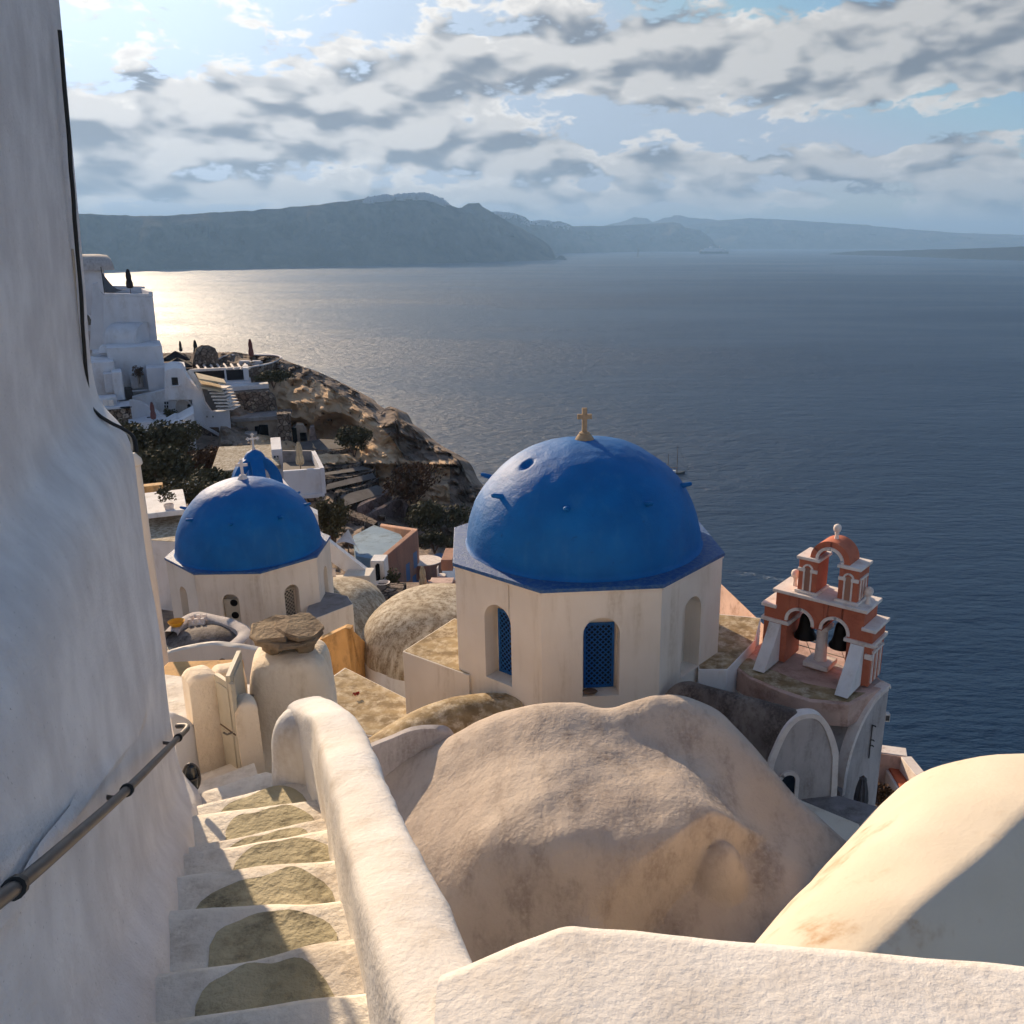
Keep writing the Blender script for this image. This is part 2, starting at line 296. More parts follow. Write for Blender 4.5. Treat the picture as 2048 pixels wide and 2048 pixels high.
# ---------------------------------------------------------------- mesh helpers
class MB:
    def __init__(s, m=None): s.V = []; s.F = []; s.m = m
    def v(s, p):
        p = Vector(p); s.V.append(s.m @ p if s.m else p); return len(s.V) - 1
    def poly(s, pts): s.F.append([s.v(p) for p in pts])
    def box(s, x0, x1, y0, y1, z0, z1):
        s.hexa([(x0, y0, z0), (x1, y0, z0), (x1, y1, z0), (x0, y1, z0)], [(x0, y0, z1), (x1, y0, z1), (x1, y1, z1), (x0, y1, z1)]); return s
    def hexa(s, bot, top):
        n = len(bot); a = [s.v(p) for p in bot]; b = [s.v(p) for p in top]
        s.F.append(a[::-1]); s.F.append(b)
        for i in range(n): j = (i + 1) % n; s.F.append([a[i], a[j], b[j], b[i]])
        return s
    def prism(s, pts, z0, z1): return s.hexa([(p[0], p[1], z0) for p in pts], [(p[0], p[1], z1) for p in pts])
    def grid(s, P):
        idx = [[s.v(p) for p in r] for r in P]
        for i in range(len(P) - 1):
            for j in range(len(P[0]) - 1): s.F.append([idx[i][j], idx[i][j + 1], idx[i + 1][j + 1], idx[i + 1][j]])
        return s
    def tube(s, pts, r, n=8):
        pts = [Vector(p) for p in pts]; rings = []
        for i, p in enumerate(pts):
            d = (pts[min(i + 1, len(pts) - 1)] - pts[max(i - 1, 0)]).normalized()
            a = d.cross(Vector((0, 0, 1)));  a = a if a.length > 1e-3 else d.cross(Vector((1, 0, 0))); a.normalize(); b = d.cross(a)
            rr = r[i] if hasattr(r, '__len__') else r
            rings.append([s.v(p + (a * math.cos(k * 2 * math.pi / n) + b * math.sin(k * 2 * math.pi / n)) * rr) for k in range(n)])
        for i in range(len(rings) - 1):
            for k in range(n): s.F.append([rings[i][k], rings[i][(k + 1) % n], rings[i + 1][(k + 1) % n], rings[i + 1][k]])
        s.F.append(rings[0][::-1]); s.F.append(rings[-1]); return s
    def lathe(s, prof, c=(0, 0, 0), n=24, sx=1, sy=1):
        rings = [[s.v((c[0] + r * math.cos(k * 2 * math.pi / n) * sx, c[1] + r * math.sin(k * 2 * math.pi / n) * sy, c[2] + z)) for k in range(n)] for r, z in prof]
        for i in range(len(rings) - 1):
            for k in range(n): s.F.append([rings[i][k], rings[i][(k + 1) % n], rings[i + 1][(k + 1) % n], rings[i + 1][k]])
        s.F.append(rings[0][::-1]); s.F.append(rings[-1]); return s
    def ball(s, c, r, n=14): return s.lathe([(max(r * math.sin(a), 1e-3), -r * math.cos(a)) for a in [math.pi * i / (n // 2 + 2) for i in range(n // 2 + 3)]], c, n)
    def arch(s, cx, cz, r0, r1, y0, y1, a0=0, a1=math.pi, n=16):
        """ring segment in the local xz plane, y0..y1 deep"""
        A = [a0 + (a1 - a0) * i / n for i in range(n + 1)]
        for i in range(n):
            q = [(cx + r * math.cos(a), cz + r * math.sin(a)) for a, r in ((A[i], r0), (A[i], r1), (A[i + 1], r1), (A[i + 1], r0))]
            s.hexa([(x, y0, z) for x, z in q], [(x, y1, z) for x, z in q])
        return s
    def wall(s, w, z0, z1, y0, y1, holes, x0=0.0, n=12, closed=True):
        """wall x0..w, z0..z1, thickness y0..y1, with holes (cx, width, bottom, spring, arched)"""
        x = x0
        for (cx, hw, zb, zs, arched) in sorted(holes):
            l, r = cx - hw / 2, cx + hw / 2
            if l > x + 1e-4: s.box(x, l, y0, y1, z0, z1)
            if zb > z0 + 1e-4: s.box(l, r, y0, y1, z0, zb)
            if arched:
                A = [math.pi - math.pi * i / n for i in range(n + 1)]
                for i in range(n):
                    xa, za, xb, zb2 = cx + hw / 2 * math.cos(A[i]), zs + hw / 2 * math.sin(A[i]), cx + hw / 2 * math.cos(A[i + 1]), zs + hw / 2 * math.sin(A[i + 1])
                    q = [(xa, za), (xb, zb2), (xb, z1), (xa, z1)]
                    s.hexa([(p[0], y0, p[1]) for p in q], [(p[0], y1, p[1]) for p in q])
            elif z1 > zs: s.box(l, r, y0, y1, zs, z1)
            x = r
        if w > x + 1e-4: s.box(x, w, y0, y1, z0, z1)
        return s
    def build(s, name, mat, parent=None, smooth=35, bevel=0, merge=1e-4, subd=0, inner=True):
        me = bpy.data.meshes.new(name); bm = bmesh.new(); vs_ = [bm.verts.new(p) for p in s.V]
        for f in s.F:
            try: bm.faces.new([vs_[i] for i in f])
            except ValueError: pass
        if merge: bmesh.ops.remove_doubles(bm, verts=bm.verts, dist=merge)
        if inner:      # faces shared by two touching blocks lie inside the solid: drop both
            seen = {}
            for f in bm.faces: seen.setdefault(tuple(sorted(v.index for v in f.verts)), []).append(f)
            bm.verts.index_update(); seen = {}
            for f in bm.faces: seen.setdefault(tuple(sorted(v.index for v in f.verts)), []).append(f)
            bad = [f for g in seen.values() if len(g) > 1 for f in g]
            if bad: bmesh.ops.delete(bm, geom=bad, context='FACES_ONLY')
        bmesh.ops.recalc_face_normals(bm, faces=bm.faces)
        bm.to_mesh(me); bm.free()
        if smooth:
            me.polygons.foreach_set('use_smooth', [True] * len(me.polygons)); me.set_sharp_from_angle(angle=R(smooth))
        o = bpy.data.objects.new(name, me); COL.objects.link(o); me.materials.append(M[mat] if isinstance(mat, str) else mat)
        if parent: o.parent = parent
        if bevel:
            b = o.modifiers.new('bevel', 'BEVEL'); b.width = bevel; b.segments = 2; b.limit_method = 'ANGLE'; b.angle_limit = R(40); b.harden_normals = False
        if subd:
            b = o.modifiers.new('subd', 'SUBSURF'); b.levels = subd; b.render_levels = subd
        return o
def tag(o, label=None, cat=None, group=None, kind=None):
    if label: o['label'] = label
    if cat: o['category'] = cat
    if group: o['group'] = group
    if kind: o['kind'] = kind
    return o
def thing(name, label, cat, loc=(0, 0, 0), rotz=0.0, group=None):
    o = bpy.data.objects.new(name, None); COL.objects.link(o); o.empty_display_size = .3
    o.location = loc; o.rotation_euler = (0, 0, rotz); return tag(o, label, cat, group)
def struct(o): o['kind'] = 'structure'; return o
def copy_tree(o, parent=None):
    c = o.copy(); COL.objects.link(c); c.parent = parent
    for ch in o.children: copy_tree(ch, c)
    return c
def cr(P, n):
    """Catmull-Rom through the points, n steps a span"""
    P = [Vector(p) for p in P]; out = []
    for i in range(len(P) - 1):
        a, b, c, d = P[max(i - 1, 0)], P[i], P[i + 1], P[min(i + 2, len(P) - 1)]
        for k in range(n):
            x = k / n; out.append(.5 * ((2 * b) + (c - a) * x + (2 * a - 5 * b + 4 * c - d) * x * x + (3 * b - a - 3 * c + d) * x ** 3))
    out.append(P[-1]); return out
def patch(G, n=6, m=6):
    rows = [cr(r, m) for r in G]; cols = list(zip(*rows)); cols = [cr(c, n) for c in cols]
    return [list(r) for r in zip(*cols)]
def rough(P, amp, s, closed=False):
    """push grid points about by smooth noise: hand-trowelled plaster"""
    return [[Vector(p) + mnoise.noise_vector(Vector(p) * s) * amp + mnoise.noise_vector(Vector(p) * s * 3.1) * amp * .35 for p in r] for r in P]
def rings(P, r):  # helper: rings of rounded squares
    return P
def rsq(cx, cy, z, hx, hy, k=4.0, n=28, rot=0.0):
    o = []
    for i in range(n):
        a = 2 * math.pi * i / n; c, s_ = math.cos(a), math.sin(a)
        rr = 1 / ((abs(c) ** k + abs(s_) ** k) ** (1 / k)); x, y = hx * rr * c, hy * rr * s_
        o.append(Vector((cx + x * math.cos(rot) - y * math.sin(rot), cy + x * math.sin(rot) + y * math.cos(rot), z)))
    return o
def loft(mb, R_, cap=True):
    P = [list(r) + [r[0]] for r in R_]; mb.grid(P)
    if cap: mb.poly(R_[-1]); mb.poly(R_[0][::-1])
    return mb
def rbf(pts, reg=.02):
    """thin-plate spline z(x, y) through the points"""
    P = np.array([(p[0], p[1]) for p in pts], float); zv = np.array([p[2] for p in pts], float); n = len(P)
    def ph(r): return np.where(r > 1e-9, r * r * np.log(np.maximum(r, 1e-9)), 0)
    D = np.linalg.norm(P[:, None] - P[None], axis=2); A = np.zeros((n + 3, n + 3)); A[:n, :n] = ph(D) + np.eye(n) * reg
    Q = np.hstack([np.ones((n, 1)), P]); A[:n, n:] = Q; A[n:, :n] = Q.T
    w = np.linalg.solve(A, np.concatenate([zv, np.zeros(3)]))
    def f(x, y):
        x = np.asarray(x, float); y = np.asarray(y, float); r = np.sqrt((x[..., None] - P[:, 0]) ** 2 + (y[..., None] - P[:, 1]) ** 2)
        return ph(r) @ w[:n] + w[n] + w[n + 1] * x + w[n + 2] * y
    return f
def leaves(mb, c, rad, n, size, seed=1, hollow=.45):
    r = random.Random(seed)
    lobes = [(Vector((r.uniform(-.6, .6) * rad[0], r.uniform(-.6, .6) * rad[1], r.uniform(-.4, .55) * rad[2])), r.uniform(.4, .65)) for _ in range(9)]
    for i in range(n):
        lo, k = r.choice(lobes); d = Vector((r.gauss(0, 1), r.gauss(0, 1), r.gauss(0, 1))).normalized() * (hollow + (1 - hollow) * r.random() ** .6)
        p = Vector(c) + lo + Vector((d.x * rad[0], d.y * rad[1], d.z * rad[2])) * k
        a = Vector((r.gauss(0, 1), r.gauss(0, 1), r.gauss(0, 1))).normalized(); b = a.orthogonal().normalized(); q = a.cross(b); s_ = size * r.uniform(.6, 1.4)
        mb.poly([p - b * s_, p + q * s_ * .55, p + b * s_, p - q * s_ * .55])
    return mb

# ---------------------------------------------------------------- setting: sea, far coasts, hillside
mb = MB()
NS = 40
ys = [-400, 0, 200, 600, 1500, 4000, 12000, 45000]; xs = [-45000, -8000, -2000, -500, 0, 500, 2000, 8000, 45000]
mb.grid([[(x, y, SEA) for x in xs] for y in ys]); struct(mb.build('sea', 'sea', smooth=0, inner=False))

def far_hill(name, ridge, base, depth, mat='hill', n=16, seed=0, jag=4.0, fold=1.3):
    """ridge: (u, v_top); base: (u, v_waterline): a massif whose shore stands at the distance its waterline shows"""
    us = np.linspace(ridge[0][0], ridge[-1][0], 220)
    vt = np.interp(us, [p[0] for p in ridge], [p[1] for p in ridge]); vb = np.interp(us, [p[0] for p in base], [p[1] for p in base])
    rows = [[] for _ in range(n + 4)]
    for i, u in enumerate(us):
        s0 = W(u, vb[i], z=SEA); top = W(u, vt[i], Y=s0.y + depth * .55); d2 = Vector((s0.x, s0.y, 0)).normalized()
        nz = mnoise.fractal(Vector((u * .035, seed, 0)), 1.0, 2.0, 5)
        for k in range(n + 1):
            f = k / n; g = f ** .8
            p = s0.lerp(top, f); p.z = SEA + (top.z - SEA) * g - 2 * (f == 0)
            w = math.sin(math.pi * min(f, .98)) * depth * .10 * fold
            p += d2 * (w * mnoise.fractal(Vector((u * .018 + seed, f * 1.6, 3)), 1.0, 2.0, 5) * 2.0)
            p.z += jag * nz * (f ** 2)
            rows[k].append(p)
        rows[n + 1].append(rows[n][-1] + d2 * depth * .4 + Vector((0, 0, -8)))
        rows[n + 2].append(rows[n][-1] + d2 * depth * 1.0 + Vector((0, 0, -(top.z - SEA) * .5)))
        rows[n + 3].append(Vector((*(rows[n][-1] + d2 * depth * 1.6).xy, SEA - 3)))
    m = MB(); m.grid(rows); return struct(m.build(name, mat, smooth=60, merge=0, inner=False))
NEAR_RIDGE = [(-420, 395), (-200, 412), (0, 420), (150, 427), (250, 431), (330, 432), (420, 425), (520, 420), (620, 411), (700, 401), (780, 392), (850, 388), (880, 395), (905, 412), (920, 417), (935, 407), (958, 406), (962, 412), (985, 424), (1010, 440), (1060, 466), (1095, 486), (1110, 505), (1112, 519)]
NEAR_BASE = [(-420, 590), (-200, 566), (0, 553), (230, 542), (600, 534), (900, 526), (1050, 522), (1112, 520)]
far_hill('near_caldera_cliff', NEAR_RIDGE, NEAR_BASE, 700, seed=1, jag=5)
MID_RIDGE = [(940, 440), (985, 423), (1020, 425), (1050, 434), (1060, 442), (1085, 441), (1120, 443), (1145, 452), (1200, 452), (1260, 450), (1320, 446), (1345, 444), (1362, 448), (1370, 455), (1400, 460), (1420, 475), (1430, 488), (1445, 497), (1448, 503)]
MID_BASE = [(940, 515), (1100, 508), (1200, 505), (1300, 503), (1448, 503.5)]
far_hill('middle_headland', MID_RIDGE, MID_BASE, 900, seed=5, jag=6)
FAR_RIDGE = [(1340, 462), (1380, 450), (1440, 441), (1500, 436), (1560, 439), (1640, 444), (1720, 449), (1810, 458), (1920, 466), (2048, 470), (2200, 474), (2500, 480)]
FAR_BASE = [(1340, 498.5), (2048, 497.5), (2500, 497)]
far_hill('far_coast', FAR_RIDGE, FAR_BASE, 1500, seed=9, jag=8)
def peak(name, ridge, Y, seed):
    rows = [[], [], [], []]
    for u in np.linspace(ridge[0][0], ridge[-1][0], 90):
        v = np.interp(u, [p[0] for p in ridge], [p[1] for p in ridge]); t_ = W(u, v, Y=Y); t_.z += 25 * mnoise.fractal(Vector((u * .03, seed, 0)), 1, 2, 4)
        rows[0].append(Vector((t_.x * .93, Y * .93, SEA - 2))); rows[1].append(t_); rows[2].append(t_ * 1.04 - Vector((0, 0, 60))); rows[3].append(Vector((t_.x * 1.1, Y * 1.1, SEA - 2)))
    struct(MB().grid(rows).build(name, 'hill', smooth=60, merge=0, inner=False))
peak('far_mountain', [(1130, 498), (1200, 455), (1235, 445), (1268, 434), (1295, 438), (1330, 454), (1420, 490)], 12400, 2)
peak('far_ridge', [(1200, 497), (1300, 445), (1350, 430), (1400, 437), (1480, 445), (1560, 475), (1640, 497)], 12200, 4)
far_hill('lava_islet', [(1655, 508), (1690, 504), (1740, 501), (1800, 501.5), (1850, 499), (1920, 498), (2048, 493), (2300, 489)], [(1655, 509), (1740, 511), (1850, 514.5), (1920, 518), (2048, 521), (2300, 526)], 500, mat='lava', seed=12, jag=2.5, fold=.15)
far_hill('sea_stack', [(1110, 519), (1116, 514), (1121, 511), (1127, 513), (1134, 519)], [(1110, 519.5), (1134, 520)], 40, mat='lava', seed=3, jag=2, fold=.1)

def town(name, label, line, Yf, n, seed, drop=14):
    r = random.Random(seed); m = MB()
    for _ in range(n):
        u = r.uniform(line[0][0], line[-1][0]); v = np.interp(u, [p[0] for p in line], [p[1] for p in line]) + r.random() ** 2 * drop
        s0 = W(u, np.interp(u, [p[0] for p in Yf], [p[1] for p in Yf]), z=SEA); vt = np.interp(u, [p[0] for p in NEAR_RIDGE], [p[1] for p in NEAR_RIDGE]); p = W(u, v, Y=s0.y + 330)
        w, h, d_ = r.uniform(4, 11), r.uniform(3, 7), r.uniform(5, 9)
        m.box(p.x - w, p.x + w, p.y - d_ - 60, p.y + d_, p.z - 8, p.z + h)
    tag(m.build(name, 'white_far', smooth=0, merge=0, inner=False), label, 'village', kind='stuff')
town('ridge_town', 'distant white village scattered along the top of the near caldera ridge', [(735, 398), (780, 392), (850, 388), (880, 396), (895, 406)], NEAR_BASE, 150, 3, 10)
town('headland_town', 'distant white village along the crest of the middle headland', [(990, 424), (1030, 428), (1058, 443), (1085, 441), (1140, 450)], MID_BASE, 110, 6, 9)

# boats
def ship():
    p = W(1427, 508, z=SEA); e = thing('cruise_ship', 'long white passenger ship far out before the headland', 'ship', p, R(-3)); k = p.y / FPX
    L = 27 * k
    def hull(l, w, z0, z1, fl=1.0):
        pts = [(-l, -w), (l * .8, -w), (l * fl, 0), (l * .8, w), (-l, w)]; return MB().prism(pts, z0, z1)
    hull(L, L * .14, 0, 4.6 * k, 1.06).build('hull', 'hull', e); hull(L * .9, L * .125, 4.6 * k, 8 * k, .95).build('deck', 'boat_white', e)
    hull(L * .7, L * .11, 8 * k, 11 * k, .86).build('superstructure', 'boat_white', e); MB().box(-L * .3, -L * .1, -L * .05, L * .05, 11 * k, 14 * k).build('funnel', 'boat_white', e)
    MB().tube([(L * .4, 0, 11 * k), (L * .4, 0, 16 * k)], .4 * k).build('mast', 'boat_white', e)
ship()
def sailer(name, label, u, v, hpx, lpx, rot, masts=((0, 1.0),), hullm='hull', cabin=True):
    p = W(u, v, z=SEA); k = ray(u, v); k = p.y / k.y / FPX; e = thing(name, label, 'boat', p, rot); L = lpx * k / 2; h = hpx * k
    prof = [(-1, .55, .75), (-.7, .9, .6), (0, 1, .5), (.6, .7, .62), (1.0, .06, .95)]
    rows = []
    for fx, fw, fz in prof:
        w = L * .24 * fw; z = L * .28 * fz
        rows.append([(fx * L, -w, z), (fx * L * .92, -w * .6, -.3), (fx * L * .92, w * .6, -.3), (fx * L, w, z), (fx * L, -w, z)])
    m = MB().grid(rows); m.poly(rows[0][:4]); m.poly(rows[-1][:4]); m.build('hull', hullm, e, inner=False)
    if cabin: MB().box(-L * .45, L * .15, -L * .12, L * .12, L * .16, L * .32).build('cabin', 'boat_white', e)
    for mx, mh in masts:
        MB().tube([(mx * L, 0, L * .1), (mx * L, 0, h * mh)], [.12 * max(1, k * 8), .05 * max(1, k * 8)], 6).build('mast', 'wood', e)
    MB().tube([(masts[0][0] * L, 0, h * .22), (masts[0][0] * L - L * .75, 0, h * .24)], .12 * max(1, k * 6), 6).build('boom', 'wood', e)
    m = MB().tube([(L * .98, 0, L * .25), (L * 1.35, 0, L * .38)], .1, 5)
    for mx, mh in masts: m.tube([(mx * L, 0, h * mh * .98), (L * 1.3, 0, L * .36)], .035, 4); m.tube([(mx * L, 0, h * mh * .98), (-L * .95, 0, L * .25)], .035, 4)
    m.build('rigging', 'cable', e)
    return e
sailer('sailing_boat', 'two masted wooden sailing boat just right of the large blue dome', 1348, 948, 58, 46, R(8), ((.25, 1.0), (-.55, .72)))
sailer('distant_yacht', 'white sailing yacht far out before the middle headland', 1276, 515, 18, 10, R(70), ((0, 1.0),), 'boat_white', False)
for i, (u, v, lb) in enumerate(((1283, 514, 'tiny motor boat right behind the distant white yacht'), (1205, 507.5, 'tiny boat left of the distant yacht by the headland shore'), (1305, 514, 'tiny tender farthest right of the distant white yacht'))):
    p = W(u, v, z=SEA); k = p.y / FPX; e = thing('motor_boat', lb, 'boat', p, .3 * i, 'small boats off the headland')
    MB().hexa([(-1.6 * k, -.5 * k, 0), (1.4 * k, -.4 * k, 0), (1.4 * k, .4 * k, 0), (-1.6 * k, .5 * k, 0)], [(-1.7 * k, -.6 * k, .8 * k), (2 * k, -.1 * k, 1 * k), (2 * k, .1 * k, 1 * k), (-1.7 * k, .6 * k, .8 * k)]).build('hull', 'hull', e)
    MB().box(-.8 * k, .3 * k, -.4 * k, .4 * k, .8 * k, 1.5 * k).build('cabin', 'boat_white', e)
def wake(name, pts, w0, w1):
    L = [W(u, v, z=SEA + .35) for u, v in pts]; L = cr(L, 8); n = len(L)
    tag(MB().grid([[p + Vector((0, -(w0 + (w1 - w0) * i / n), 0)), p + Vector((0, w0 + (w1 - w0) * i / n, 0))] for i, p in enumerate(L)]).build(name, 'foam', smooth=0, inner=False), 'faint foam streak of a boat wake on the dark sea', 'wake', kind='stuff')
wake('boat_wake', [(1440, 1137), (1480, 1146), (1530, 1154), (1570, 1162)], 1.2, 2.6)

# haze: the air between here and the far coasts
def haze():
    m = bpy.data.materials.new('sea_air'); m.use_nodes = True; q = NT(m.node_tree); q.n.clear()
    v = q.new('ShaderNodeVolumePrincipled'); o = q.new('ShaderNodeOutputMaterial'); q.l.new(v.outputs[0], o.inputs['Volume'])
    v.inputs['Color'].default_value = (.36, .62, 1.0, 1); v.inputs['Density'].default_value = HAZE; v.inputs['Anisotropy'].default_value = .1
    b = MB().box(-24000, 24000, -700, 26000, SEA - 6, 410).build('haze', m, smooth=0); b['kind'] = 'stuff'; b['label'] = 'thin blue morning haze over the whole caldera'; b['category'] = 'haze'
    m.cycles.homogeneous_volume = True
HAZE = 1.2e-4
haze()

# the promontory: cliff, slopes and terraces; depth read off the landmarks that stand on it
CL = [(60, 700, 112), (200, 704, 112), (330, 708, 110), (480, 706, 108), (560, 722, 104), (620, 740, 100), (700, 775, 96), (780, 815, 92), (830, 862, 88), (880, 905, 84), (950, 968, 78), (1020, 1060, 70), (1080, 1180, 60),
      (60, 850, 92), (200, 850, 90), (330, 860, 86), (480, 780, 97), (540, 800, 96), (560, 880, 88), (620, 800, 94), (640, 880, 87), (700, 880, 86), (750, 900, 83), (790, 960, 80), (850, 960, 80), (900, 990, 76),
      (60, 1000, 70), (250, 1000, 66), (400, 960, 70), (480, 960, 72), (620, 960, 76), (700, 1000, 74), (770, 1030, 72), (850, 1060, 70), (930, 1090, 66),
      (200, 1120, 50), (400, 1120, 50), (620, 1080, 60), (740, 1100, 60), (850, 1130, 60), (950, 1160, 58), (1050, 1250, 52), (400, 1260, 40), (700, 1220, 44), (900, 1260, 44), (1050, 1350, 42)]
cdepth = rbf([(u / 100, v / 100, Y) for u, v, Y in CL])
def cd(u, v): return float(cdepth(u / 100, v / 100))
TOPL = [(-150, 702), (60, 703), (330, 706), (470, 704), (520, 712), (560, 716), (580, 724), (640, 745), (672, 760), (700, 776), (722, 788), (728, 796), (745, 808), (760, 822), (778, 812), (792, 816), (800, 838), (822, 852), (832, 862), (860, 884), (900, 906), (918, 920), (928, 938), (934, 955), (945, 968), (962, 972), (990, 1010), (1040, 1100), (1090, 1220)]
TIPL = [(-150, 1400), (1100, 1400)]
nu, nv = 260, 190
rows = []; rubv = []
cave = [(672, 868, 52, 42, 5.5), (598, 862, 26, 26, 3.5), (592, 768, 11, 9, 1.2), (617, 770, 5, 6, 1.0), (800, 895, 40, 26, 1.5)]
for j in range(nv + 1):
    f = j / nv; r = []
    for i in range(nu + 1):
        u = -150 + 1240 * i / nu
        vt = np.interp(u, [p[0] for p in TOPL], [p[1] for p in TOPL]); v = 1400 + (vt - 1400) * (1 - (1 - f) ** 1.35)
        Y = cd(u, v)
        rb = 0.0
        if u > 500 and v < 1000:
            edge = np.interp(u, [500, 560, 640, 700, 760, 800, 830, 900], [745, 748, 765, 800, 850, 900, 960, 1000])
            foot = np.interp(u, [500, 560, 640, 730, 760, 800, 900], [900, 900, 925, 990, 960, 930, 930])
            rb = 1 - min(1, max(0, (v - edge + 8) / 16)) * min(1, max(0, (foot - v + 8) / 16))
        else: rb = 1.0
        if 690 < u < 900 and 920 < v < 1010: rb = .45
        n1 = mnoise.fractal(Vector((u * .012, v * .016, 0)), 1.0, 2.1, 6); n2 = mnoise.fractal(Vector((u * .06, v * .075, 7)), .75, 2.1, 6)
        if u > 440: Y += 2.0 * n1 + 1.0 * n2 - 1.2 * abs(n2) * (1 if rb > .6 else .3)
        for (cu, cv, ru, rv, dp) in cave:
            k = ((u - cu) / ru) ** 2 + ((v - cv) / rv) ** 2
            if k < 1.0: Y += dp * min(1, (1 - k) * 2.5)
        if u < 440 or v > 930: Y += 2.5
        r.append(W(u, v, Y=Y)); rubv.append(rb)
    rows.append(r)
top = rows[-1]
for (dy, dz) in ((5, -1.5), (18, -12), (60, -70), (95, None)):
    rows.append([Vector((p.x * (1 + .3 * dy / 100) + dy * .12, p.y + dy, (p.z + dz) if dz is not None else SEA - 3)) for p in top]); rubv += [1.0] * len(top)
# seaward flank: the slope runs on down to the water
for k, r in enumerate(rows):
    p = r[-1]; r += [p + Vector((4, 2, -14)), p + Vector((14, 6, -50)), Vector((p.x + 34, p.y + 12, SEA - 3))]
rub2 = []
for k in range(len(rows)): rub2 += rubv[k * (nu + 1):(k + 1) * (nu + 1)] + [1.0] * 3
mb = MB().grid(rows); o = struct(mb.build('cliff', 'rock', smooth=50, merge=0, inner=False))
at_ = o.data.attributes.new('rub', 'FLOAT', 'POINT'); at_.data.foreach_set('value', rub2)
# ground under the near houses
gx = np.linspace(-45, 9, 30); gy = np.linspace(-12, 46, 30)
def gz(x, y): return -13.5 - .12 * max(0, y - 8) + .10 * max(0, -x - 10) - (3.0 * max(0, x - 6.5)) + (max(0, 8 - y) * .2 if x < -1 else 0)
rows = [[(x, y, gz(x, y)) for x in gx] + [(14, y + 1, -40), (30, y + 3, SEA - 2)] for y in gy]
o = struct(MB().grid(rows).build('hillside', 'rock', smooth=60, merge=0, inner=False))
at_ = o.data.attributes.new('rub', 'FLOAT', 'POINT'); at_.data.foreach_set('value', [1.0] * len(o.data.vertices))

# ---------------------------------------------------------------- stair lane
NOSE = [(-2, (430, 2110), (800, 2075), -2.70), (-1, (350, 2030), (760, 1965), -2.90), (0, (345, 1937), (696, 1873), -3.10), (1, (333, 1813), (718, 1791), -3.30), (2, (400, 1740), (706, 1707), -3.48), (3, (423, 1693), (687, 1650), -3.64),
        (4, (415, 1681), (675, 1626), -3.76), (5, (395, 1623), (653, 1589), -3.92), (6, (386, 1609), (630, 1546), -4.06), (7, (376, 1589), (514, 1543), -4.20), (8, (378, 1567), (502, 1524), -4.33), (9, (385, 1553), (495, 1508), -4.46)]
nose = []
for k, l, r, z in NOSE:
    a, b = W(*l, z=z), W(*r, z=z); d = (b - a).normalized(); nose.append((a - d * .55, b + d * (.35 if k < 6 else .02), z, a, b))
stair = thing('stairway', 'whitewashed stairs with grey green tread patches descending beside the wall', 'stairs')
for i in range(1, len(nose)):
    a0, b0, z0, *_ = nose[i - 1]; a1, b1, z1, la, lb = nose[i]
    n, m = 22, 9; top = []
    for j in range(m + 1):
        f = j / m; rr = []
        for q in range(n + 1):
            g = q / n; p = (a0.lerp(b0, g)).lerp(a1.lerp(b1, g), f * 1.02 - .02); p.z = z1
            e = (1 - f); p.z -= .03 * max(0, 1 - e * 9) ** 2                                # rounded nosing
            p += Vector((0, 0, 1)) * (mnoise.noise(p * 4.0) * .012 + mnoise.noise(p * 1.7) * .012)
            if j == m: p += Vector((0, .03, 0)) * mnoise.noise(p * 3.3)
            rr.append(p)
        top.append(rr)
    low = [Vector((p.x, p.y + .005, z1 - .5)) for p in top[-1]]
    P = top + [[p + Vector((0, .012, -.05)) for p in top[-1]], low]
    st = MB().grid(P).build('step', 'step', stair, smooth=50, merge=0, inner=False)
    if i >= 2:
        # worn concrete patch: straight at the riser behind, rounded towards the nosing
        c0 = nose[i - 1]; w0 = c0[4] - c0[3]; w1 = lb - la
        fl, fr = (.10, .91) if i < 6 else (.12, .84)
        if i >= 9: continue
        rowsP = []
        for q in range(19):
            g = q / 18; gg = fl + .06 * math.sin(i * 2.7) + (fr - fl + .05 * math.sin(i * 1.9)) * g; near = (c0[3] + w0 * gg); far = (la + w1 * gg)
            s_ = (1 - abs(2 * g - 1) ** 3.6) ** .5; dep = (.02 + .80 * s_) * (1 + .22 * mnoise.noise(Vector((g * 3.5, i * 7.3, 0))))
            l2 = []
            for j in range(6):
                p = near.lerp(far, dep * j / 5 - .0); p.z = z1 + mnoise.noise(Vector((p.x, p.y, z1)) * 4.0) * .012 + mnoise.noise(Vector((p.x, p.y, z1)) * 1.7) * .012 + .007 + mnoise.noise(p * 9) * .004; l2.append(p)
            rowsP.append(l2)
        MB().grid(rowsP).build('tread_patch', 'patch', st, smooth=60, merge=0, inner=False)
# solid mass below the lane
tag(MB().hexa([(-3.4, 1.2, -13), (.3, 1.2, -13), (-1.5, 6.2, -13), (-3.6, 6.6, -13)], [(-3.4, 1.2, -3.45), (.3, 1.2, -3.4), (-1.5, 6.2, -4.75), (-3.6, 6.6, -4.85)]).build('retaining_wall', 'white'), 'plastered retaining base wall carrying the stair lane', 'wall')
tag(MB().hexa([(-5.4, 6.6, -13), (-2.95, 6.6, -13), (-3.0, 8.6, -13), (-5.6, 9.2, -13)], [(-5.4, 6.6, -4.55), (-2.78, 6.75, -4.55), (-3.0, 8.6, -4.6), (-5.6, 9.2, -4.6)]).build('landing', 'step'), 'small paved landing at the foot of the stairs by the beige door', 'landing')

